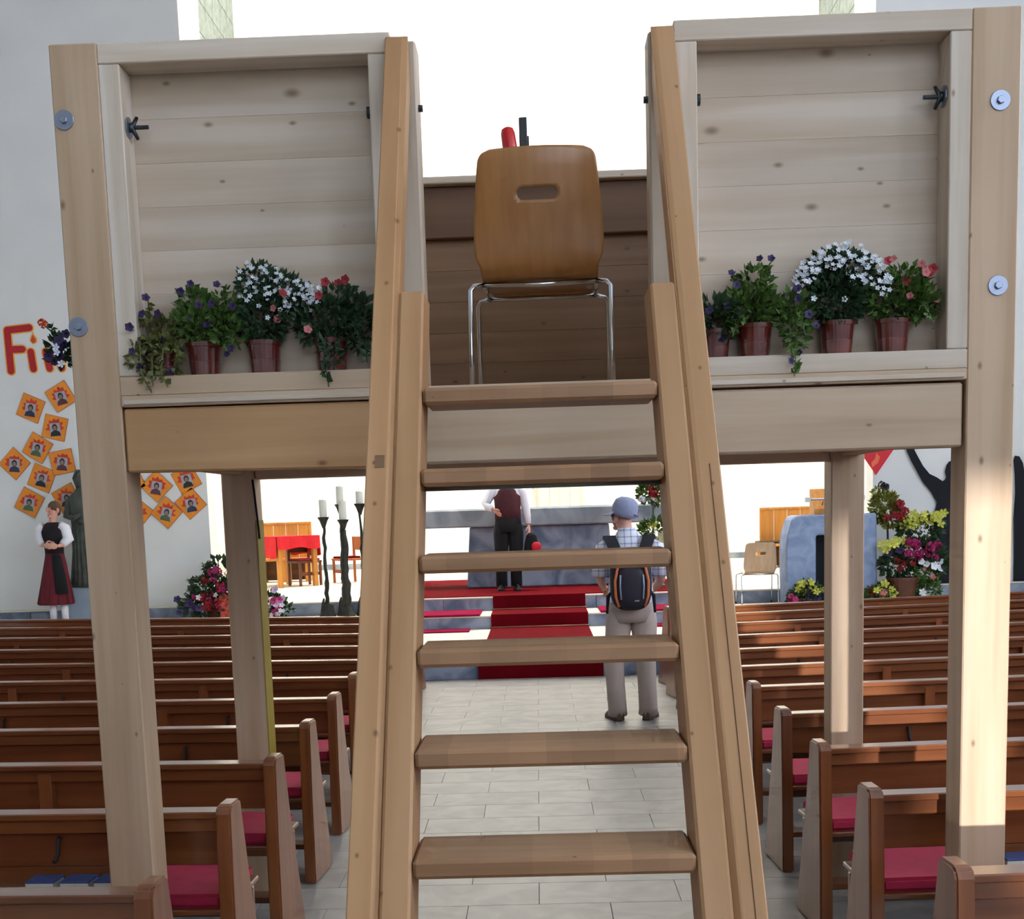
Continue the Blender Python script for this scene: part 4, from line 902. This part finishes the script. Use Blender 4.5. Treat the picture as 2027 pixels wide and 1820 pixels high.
m_.tube([(.16, 0, 1.2), (.2, -.05, .95), (.1, -.15, .88), (.0, -.17, .93)], [.06, .052, .04, .03], 10)
for k in range(9):
    a = -PI + PI * (k + .5) / 9; m_.tube([(.21*math.cos(a), .14*math.sin(a), .03), (.16*math.cos(a), .12*math.sin(a), .5), (.15*math.cos(a), .11*math.sin(a), 1.0)], [.028, .018, .01], 6)
m_.build('robed_figure', M_STAT, stt, smooth=True, local=True)
m2 = MB(); m2.tube([(-.06, .06, 1.36), (-.09, .02, 1.5), (-.04, .0, 1.595), (.04, .0, 1.595), (.09, .02, 1.5), (.06, .06, 1.36)], .028, 8); m2.build('veil', M_STAT, stt, smooth=True, local=True)

# ================================================================== PEOPLE
def hand(w_, d, side, curl, up, rev=1):
    """palm and five bent fingers at wrist w_, pointing along d; side = thumb side"""
    m = MB(); w_, d, side, up = [Vector(q) for q in (w_, d, side, up)]; d.normalize(); side.normalize(); up.normalize()
    pc = w_ + d * .045; fr = Matrix((side, d, up)).transposed()
    m.ell(pc, (.04, .052, .016), 10, 7, .8, fr)
    for i, (o, L_) in enumerate(((-.030, .062), (-.010, .075), (.010, .080), (.029, .072))):
        b = pc + side * o * -1 + d * .04; q = [b]
        ang = 0; cur = b
        for j, k in enumerate((.45, .32, .23)):
            ang += curl * (.5 if j == 0 else .8); cur = cur + (d * math.cos(ang) - up * math.sin(ang)) * L_ * k * 1.15; q.append(cur)
        m.tube(q, [.0095, .009, .008, .006], 8)
    b = pc + side * .032 - d * .015
    m.tube([b, b + side*.022 + d*.02 - up*.008, b + side*.03 + d*.045 - up*.018, b + side*.024 + d*.062 - up*.024], [.012, .011, .009, .006], 8)
    return m
def figure(t, J, radii, edges, extra):
    keys = list(J); idx = {k: i for i, k in enumerate(keys)}
    V, Fc = skin([tuple(J[k]) + tuple(radii[k]) for k in keys], [(idx[a], idx[b]) for a, b in edges], 2, idx['pelvis'])
    m = MB().add(V, Fc)
    for q in extra: m.add(q.v, q.f)
    return m.build('body', M_SKIN, t, smooth=True, local=True)
EDG = [('pelvis', 'spine'), ('spine', 'chest'), ('chest', 'neck'), ('neck', 'jaw'), ('jaw', 'head'), ('head', 'crown')] + \
      [e for s in 'lr' for e in (('chest', 'sh' + s), ('sh' + s, 'el' + s), ('el' + s, 'wr' + s), ('pelvis', 'hip' + s), ('hip' + s, 'kn' + s), ('kn' + s, 'an' + s), ('an' + s, 'toe' + s))]
RAD = {'pelvis': (.13, .1), 'spine': (.125, .095), 'chest': (.115, .085), 'neck': (.055, .055), 'jaw': (.06, .066), 'head': (.076, .09), 'crown': (.052, .06)}
for s in 'lr': RAD.update({'sh' + s: (.055, .055), 'el' + s: (.04, .04), 'wr' + s: (.027, .027), 'hip' + s: (.085, .085), 'kn' + s: (.055, .055), 'an' + s: (.037, .037), 'toe' + s: (.03, .022)})
def face(c, yawd, up=0, beard=False):
    """nose, ears, brows, eyes and lips around head centre c; yawd = facing angle, 0 = -Y"""
    R = Matrix.Rotation(yawd, 3, 'Z'); m = MB(); c = Vector(c)
    P = lambda x, y, z: c + R @ Vector((x, y, z))
    m.ell(P(0, -.098, -.01), (.013, .02, .024), 8, 6, 1, R); m.ell(P(0, -.088, .012), (.009, .014, .03), 8, 6, 1, R)
    for s in (-1, 1):
        m.ell(P(s*.078, .008, -.008), (.012, .022, .034), 10, 7, 1, R); m.ell(P(s*.03, -.083, .012), (.015, .008, .01), 8, 6, 1, R); m.ell(P(s*.032, -.083, .03), (.022, .008, .006), 8, 5, 1, R)
    m.ell(P(0, -.088, -.05), (.024, .009, .007), 8, 5, 1, R); m.ell(P(0, -.086, -.061), (.02, .009, .007), 8, 5, 1, R); m.ell(P(0, -.07, -.085), (.03, .025, .02), 8, 6, 1, R)
    return m
def shoe(t, an, toe, m):
    q = MB(); a, b = Vector((an[0], an[1], 0)), Vector((toe[0], toe[1], 0)); d = (b - a).normalized(); n = Vector((-d.y, d.x, 0))
    pts = [a - d*.07, a - d*.02, a + d*.07, a + d*.15, b + d*.02, b + d*.06]; ww = [.032, .042, .04, .047, .045, .025]; hh = [.07, .09, .085, .06, .05, .03]
    V = []
    for p, w_, h in zip(pts, ww, hh):
        for k in range(8):
            an_ = PI * k / 7; V.append(p + n * w_ * math.cos(an_) + Vector((0, 0, .004 + h * math.sin(an_) ** .7)))
    Fs = [(i*8+k, i*8+k+1, (i+1)*8+k+1, (i+1)*8+k) for i in range(5) for k in range(7)] + [(i*8+7, i*8, (i+1)*8, (i+1)*8+7) for i in range(5)] + [tuple(range(7, -1, -1)), tuple(40+k for k in range(8))]
    q.add(V, Fs).build('shoe', m, t, smooth=False, local=True, bevel=.003)
# --- man with backpack, seen from behind
mn = thing('person', 'person in a checked shirt, blue cap and beige trousers standing in the aisle, back turned', 'person', (.71, 10.15, .001))
J = {'pelvis': (0, 0, .93), 'spine': (0, .005, 1.12), 'chest': (0, .01, 1.34), 'neck': (-.02, .04, 1.50), 'jaw': (-.04, .07, 1.565), 'head': (-.05, .085, 1.635), 'crown': (-.05, .075, 1.71),
     'shl': (-.19, .0, 1.42), 'ell': (-.245, -.01, 1.15), 'wrl': (-.2, .2, 1.06), 'shr': (.19, .0, 1.41), 'elr': (.25, -.01, 1.14), 'wrr': (.2, .2, 1.04),
     'hipl': (-.09, 0, .88), 'knl': (-.145, .03, .48), 'anl': (-.125, 0, .075), 'toel': (-.175, .14, .03), 'hipr': (.09, 0, .88), 'knr': (.115, .03, .48), 'anr': (.125, 0, .075), 'toer': (.175, .13, .03)}
yawm = PI + .75
figure(mn, J, RAD, EDG, [face((-.05, .085, 1.635), yawm), hand(J['wrl'], (.3, 1, -.1), (0.9, -.3, .3), .9, (.2, 0, 1)), hand(J['wrr'], (-.3, 1, -.1), (-.9, -.3, .3), .9, (-.2, 0, 1))])
m_ = MB(); loft(m_, [(0, 0, .90, .175, .125), (0, 0, 1.0, .18, .13), (0, 0, 1.15, .175, .125), (0, 0, 1.3, .19, .125), (0, .005, 1.40, .195, .11), (-.005, .015, 1.445, .165, .098), (-.012, .025, 1.49, .105, .085), (-.02, .04, 1.53, .072, .074), (-.022, .042, 1.55, .07, .072)], 24)
m_.tube([(-.15, .005, 1.405), (-.205, 0, 1.38), (-.235, -.005, 1.27), (-.245, -.01, 1.165)], [.075, .078, .07, .072], 12).tube([(.15, .005, 1.395), (.205, 0, 1.37), (.238, -.005, 1.26), (.25, -.01, 1.155)], [.075, .078, .07, .072], 12)
m_.build('shirt', plaid('plaid_shirt'), mn, smooth=True, local=True)
M_TRO = mat('beige_trousers', (176, 160, 150), .9, var=.07, vscale=6)
m_ = MB(); loft(m_, [(0, 0, .80, .185, .13), (0, 0, .88, .19, .14), (0, 0, .95, .178, .13), (0, 0, .97, .174, .126)], 24)
for s in (-1, 1):
    k = J['knl' if s < 0 else 'knr']; a = J['anl' if s < 0 else 'anr']
    m_.tube([(s*.095, 0, .90), (s*.1, 0, .78), ((s*.1 + k[0])/2, .01, .62), k, ((k[0]+a[0])/2, .01, .28), (a[0], a[1], .10), (a[0], a[1]+.01, .045)], [.10, .108, .092, .08, .075, .076, .08], 16)
m_.build('trousers', M_TRO, mn, smooth=True, local=True)
for s in 'lr': shoe(mn, J['an' + s], J['toe' + s], mat('brown_leather', (92, 70, 56), .5))
m_ = MB(); m_.lathe([(.100, 0), (.106, .03), (.106, .075), (.092, .118), (.055, .145), (.01, .152)], (0, 0, 0), 22, .98, 1.1)
_T = Matrix.Translation((-.04, .07, 1.645)) @ Matrix.Rotation(math.radians(12), 4, 'Y') @ Matrix.Rotation(math.radians(8), 4, 'X'); m_.v = [tuple(_T @ Vector(p)) for p in m_.v]
m_.build('cap', mat('blue_cap', (148, 156, 184), .9, var=.06, vscale=30), mn, smooth=True, local=True)
m_ = MB(); R = Matrix.Rotation(yawm, 3, 'Z')
V = []
for j in range(2):
    for k in range(13):
        a = -PI + PI * k / 12; r = (.09, .155)[j]; v = R @ Vector((r * math.cos(a) * (.95 if j else 1), r * math.sin(a), 0)); V.append((-.05 + v.x, .075 + v.y, 1.682 - j * .025))
o = m_.add(V, [(k, k+1, 14+k, 13+k) for k in range(12)]).build('cap_peak', MATS['blue_cap'], mn, local=True); o.modifiers.new('t', 'SOLIDIFY').thickness = .006
MB().tube([(-.01, -.035, 1.668), (.04, -.01, 1.648), (.07, .04, 1.635)], .007, 6).build('cap_band', mat('cap_band', (86, 98, 140), .9), mn, smooth=True, local=True)
bp = thing('backpack', 'black backpack with orange piping on the back of the standing person', 'backpack', (.70, 9.98, .92))
M_BPK = mat('black_nylon', (26, 22, 34), .6); M_OR = mat('orange_piping', (214, 120, 66), .6)
MB().ell((0, -.0, .22), (.165, .095, .235), 24, 18, .62).build('main_bag', M_BPK, bp, smooth=True, local=True)
MB().ell((.0, -.075, .165), (.115, .045, .165), 22, 16, .6).build('front_pocket', mat('black_nylon_front', (30, 24, 38), .5), bp, smooth=True, local=True)
for s in (-1, 1):
    MB().tube([(s*.05, -.092, .435), (s*.10, -.098, .36), (s*.13, -.10, .22), (s*.125, -.098, .10), (s*.10, -.08, .02)], .011, 8).build('piping', M_OR, bp, smooth=True, local=True)
    MB().tube([(s*.088, -.118, .27), (s*.092, -.12, .18), (s*.085, -.118, .08)], .007, 6).build('reflective_strip', mat('reflective_grey', (150, 166, 192), .3), bp, smooth=True, local=True)
    # shoulder strap lying over the shirt
    MB().add([(s*.095 + d_, y_, z_) for (y_, z_) in ((.06, .40), (.035, .46), (.045, .52), (.10, .575), (.20, .565), (.31, .50), (.32, .40)) for d_ in (-.05 + s*(z_-.4)*.36, .05 + s*(z_-.4)*.36)],
             [(2*i, 2*i+1, 2*i+3, 2*i+2) for i in range(6)]).build('shoulder_strap', M_BPK, bp, local=True).modifiers.new('t', 'SOLIDIFY').thickness = .014
    MB().tube([(s*.155, .0, .13), (s*.18, .02, .1), (s*.185, .03, .03), (s*.19, .03, -.04)], [.012, .016, .012, .01], 8).build('hip_strap', M_BPK, bp, smooth=True, local=True)
MB().tube([(-.05, -.02, .44), (-.03, -.03, .475), (.03, -.03, .475), (.05, -.02, .44)], .009, 8).build('grab_loop', M_BPK, bp, smooth=True, local=True)
box(.02, .055, -.121, -.116, .06, .072).build('logo_tab', mat('logo_grey', (150, 150, 156), .5), bp, .001, local=True)
# --- person in a waistcoat in front of the altar
wp = thing('person', 'person in white shirt, dark red waistcoat and black trousers standing before the altar', 'person', (-.46, 18.9, .5505))
J = {'pelvis': (0, 0, 1.0), 'spine': (0, 0, 1.18), 'chest': (0, 0, 1.42), 'neck': (0, 0, 1.58), 'jaw': (0, -.02, 1.65), 'head': (0, -.015, 1.73), 'crown': (0, 0, 1.81),
     'shl': (-.2, 0, 1.5), 'ell': (-.33, .02, 1.28), 'wrl': (-.21, -.13, 1.20), 'shr': (.2, 0, 1.5), 'elr': (.27, .01, 1.20), 'wrr': (.30, -.04, .96),
     'hipl': (-.1, 0, .95), 'knl': (-.12, -.02, .52), 'anl': (-.12, 0, .08), 'toel': (-.14, -.15, .03), 'hipr': (.1, 0, .95), 'knr': (.1, -.02, .52), 'anr': (.1, 0, .08), 'toer': (.13, -.15, .03)}
figure(wp, J, RAD, EDG, [face((0, -.015, 1.73), 0), hand(J['wrl'], (.6, -.3, -.5), (.3, -.6, .5), .8, (-.3, -.9, .2)), hand(J['wrr'], (.1, -.1, -1), (-.4, -.9, 0), .6, (1, 0, 0))])
m_ = MB(); loft(m_, [(0, 0, 1.02, .185, .125), (0, 0, 1.2, .18, .12), (0, 0, 1.42, .205, .125), (0, 0, 1.5, .2, .11), (0, 0, 1.55, .11, .08), (0, 0, 1.605, .07, .068)], 24)
m_.tube([(-.16, 0, 1.49), (-.23, .01, 1.45), (-.33, .02, 1.28), (-.29, -.04, 1.24), (-.225, -.12, 1.205)], [.075, .075, .065, .06, .045], 12).tube([(.16, 0, 1.49), (.225, .005, 1.44), (.27, .01, 1.20), (.285, -.015, 1.1), (.298, -.035, .98)], [.075, .072, .062, .055, .042], 12)
m_.build('shirt', mat('white_shirt', (232, 232, 240), .9), wp, smooth=True, local=True)
m_ = MB(); loft(m_, [(0, 0, 1.06, .195, .135), (0, 0, 1.2, .19, .132), (0, -.005, 1.38, .20, .14), (0, -.01, 1.47, .16, .135), (0, -.015, 1.54, .10, .10)], 24)
m_.build('waistcoat', mat('dark_red_waistcoat', (78, 34, 40), .85, var=.25, vscale=30), wp, smooth=True, local=True)
MB().prism([(-.03, 1.60), (.03, 1.60), (0, 1.49)], 'Y', -.15, -.11).build('shirt_front', MATS['white_shirt'], wp, local=True)
M_BTR = mat('black_trousers', (14, 16, 18), .9)
m_ = MB(); loft(m_, [(0, 0, .86, .195, .14), (0, 0, .96, .2, .145), (0, 0, 1.07, .19, .138)], 24)
for s in (-1, 1):
    k = J['knl' if s < 0 else 'knr']; a = J['anl' if s < 0 else 'anr']
    m_.tube([(s*.1, 0, .97), (s*.105, 0, .82), (s*.11, -.01, .65), k, (a[0], 0, .28), (a[0], a[1], .06)], [.11, .118, .105, .092, .085, .085], 16)
m_.build('trousers', M_BTR, wp, smooth=True, local=True)
for s in 'lr': shoe(wp, J['an' + s], J['toe' + s], mat('black_leather', (34, 32, 30), .4))
m_ = MB(); m_.ell((0, .02, 1.775), (.083, .095, .075), 16, 10); m_.build('hair', mat('brown_hair', (84, 62, 46), .8), wp, smooth=True, local=True)
ht = thing('black_hat', 'black hat with a red cockade held by the person before the altar', 'hat', (-.12, 18.82, 1.09))
MB().lathe([(.04, .30), (.075, .26), (.105, .15), (.12, .0), (.10, -.10), (.06, -.16)], (0, 0, 0), 20, 1, .55).build('crown', M_BTR, ht, smooth=True, local=True)
MB().lathe([(.12, -.245), (.165, -.235), (.17, -.215), (.12, -.16)], (.0, 0, 0), 20, 1, .6).build('brim', M_BTR, ht, smooth=True, local=True)
MB().ell((.07, -.07, .1), (.075, .03, .07), 14, 9).build('cockade', mat('cockade_red', (206, 24, 48), .7), ht, smooth=True, local=True)
# --- person in a long dark red skirt beside the statue
wm = thing('person', 'person in long dark red skirt, black bodice and white sleeves standing at the left wall', 'person', (-6.58, 17.08, .3475))
J = {'pelvis': (0, 0, .92), 'spine': (0, 0, 1.08), 'chest': (0, 0, 1.3), 'neck': (.01, 0, 1.44), 'jaw': (.02, -.01, 1.50), 'head': (.03, -.01, 1.575), 'crown': (.03, 0, 1.65),
     'shl': (-.15, 0, 1.37), 'ell': (-.17, .02, 1.12), 'wrl': (-.07, -.15, 1.10), 'shr': (.15, 0, 1.37), 'elr': (.2, .0, 1.12), 'wrr': (.1, -.16, 1.09),
     'hipl': (-.08, 0, .87), 'knl': (-.08, -.01, .47), 'anl': (-.08, 0, .075), 'toel': (-.1, -.13, .03), 'hipr': (.08, 0, .87), 'knr': (.08, -.01, .47), 'anr': (.08, 0, .075), 'toer': (.09, -.13, .03)}
RW = {k: tuple(x * .88 for x in v) for k, v in RAD.items()}
figure(wm, J, RW, EDG, [face((.03, -.01, 1.575), -.5), hand(J['wrl'], (.9, -.3, 0), (0, 0, 1), .8, (0, -1, 0)), hand(J['wrr'], (-.9, -.2, 0), (0, 0, 1), .8, (0, -1, 0))])
m_ = MB(); loft(m_, [(-.03, 0, .30, .235, .20), (-.03, 0, .34, .232, .195), (-.015, 0, .6, .19, .16), (0, 0, .85, .15, .125), (0, 0, 1.02, .12, .10)], 26)
for k in range(12):
    a = 2*PI*k/12; m_.tube([(-.03 + .235*math.cos(a), .2*math.sin(a), .31), (-.015 + .185*math.cos(a), .155*math.sin(a), .6), (.12*math.cos(a), .1*math.sin(a), .98)], [.022, .015, .006], 6)
m_.build('skirt', mat('dark_red_skirt', (98, 24, 36), .9, var=.15), wm, smooth=True, local=True)
m_ = MB(); loft(m_, [(.11, -.15, .45, .10, .035), (.09, -.13, .7, .085, .03), (.06, -.115, .98, .06, .02)], 14); m_.build('apron', M_BTR, wm, smooth=True, local=True)
m_ = MB(); loft(m_, [(0, 0, .98, .125, .105), (0, 0, 1.1, .13, .105), (0, -.005, 1.28, .155, .12), (0, 0, 1.37, .13, .09), (0.0, 0, 1.41, .07, .06)], 22); m_.build('bodice', mat('black_bodice', (26, 18, 22), .9), wm, smooth=True, local=True)
m_ = MB(); m_.tube([(-.12, 0, 1.375), (-.17, .01, 1.33), (-.185, .02, 1.2), (-.14, -.06, 1.12)], [.06, .075, .075, .05], 12).tube([(.10, -.02, 1.37), (.16, 0, 1.33), (.2, .0, 1.18), (.15, -.09, 1.11)], [.06, .075, .075, .05], 12); m_.build('blouse_sleeves', MATS['white_shirt'], wm, smooth=True, local=True)
m_ = MB(); m_.ell((.035, .03, 1.60), (.09, .098, .1), 16, 10); m_.ell((.04, .1, 1.55), (.05, .05, .055), 12, 8); m_.build('hair', mat('auburn_hair', (98, 72, 54), .8), wm, smooth=True, local=True)
for s in 'lr': shoe(wm, J['an' + s], J['toe' + s], mat('black_leather', (34, 32, 30), .4))
for s in (-1, 1): MB().tube([(s*.08, 0, .09), (s*.08, 0, .31)], [.045, .05], 10).build('stocking', MATS['white_shirt'], wm, smooth=True, local=True)
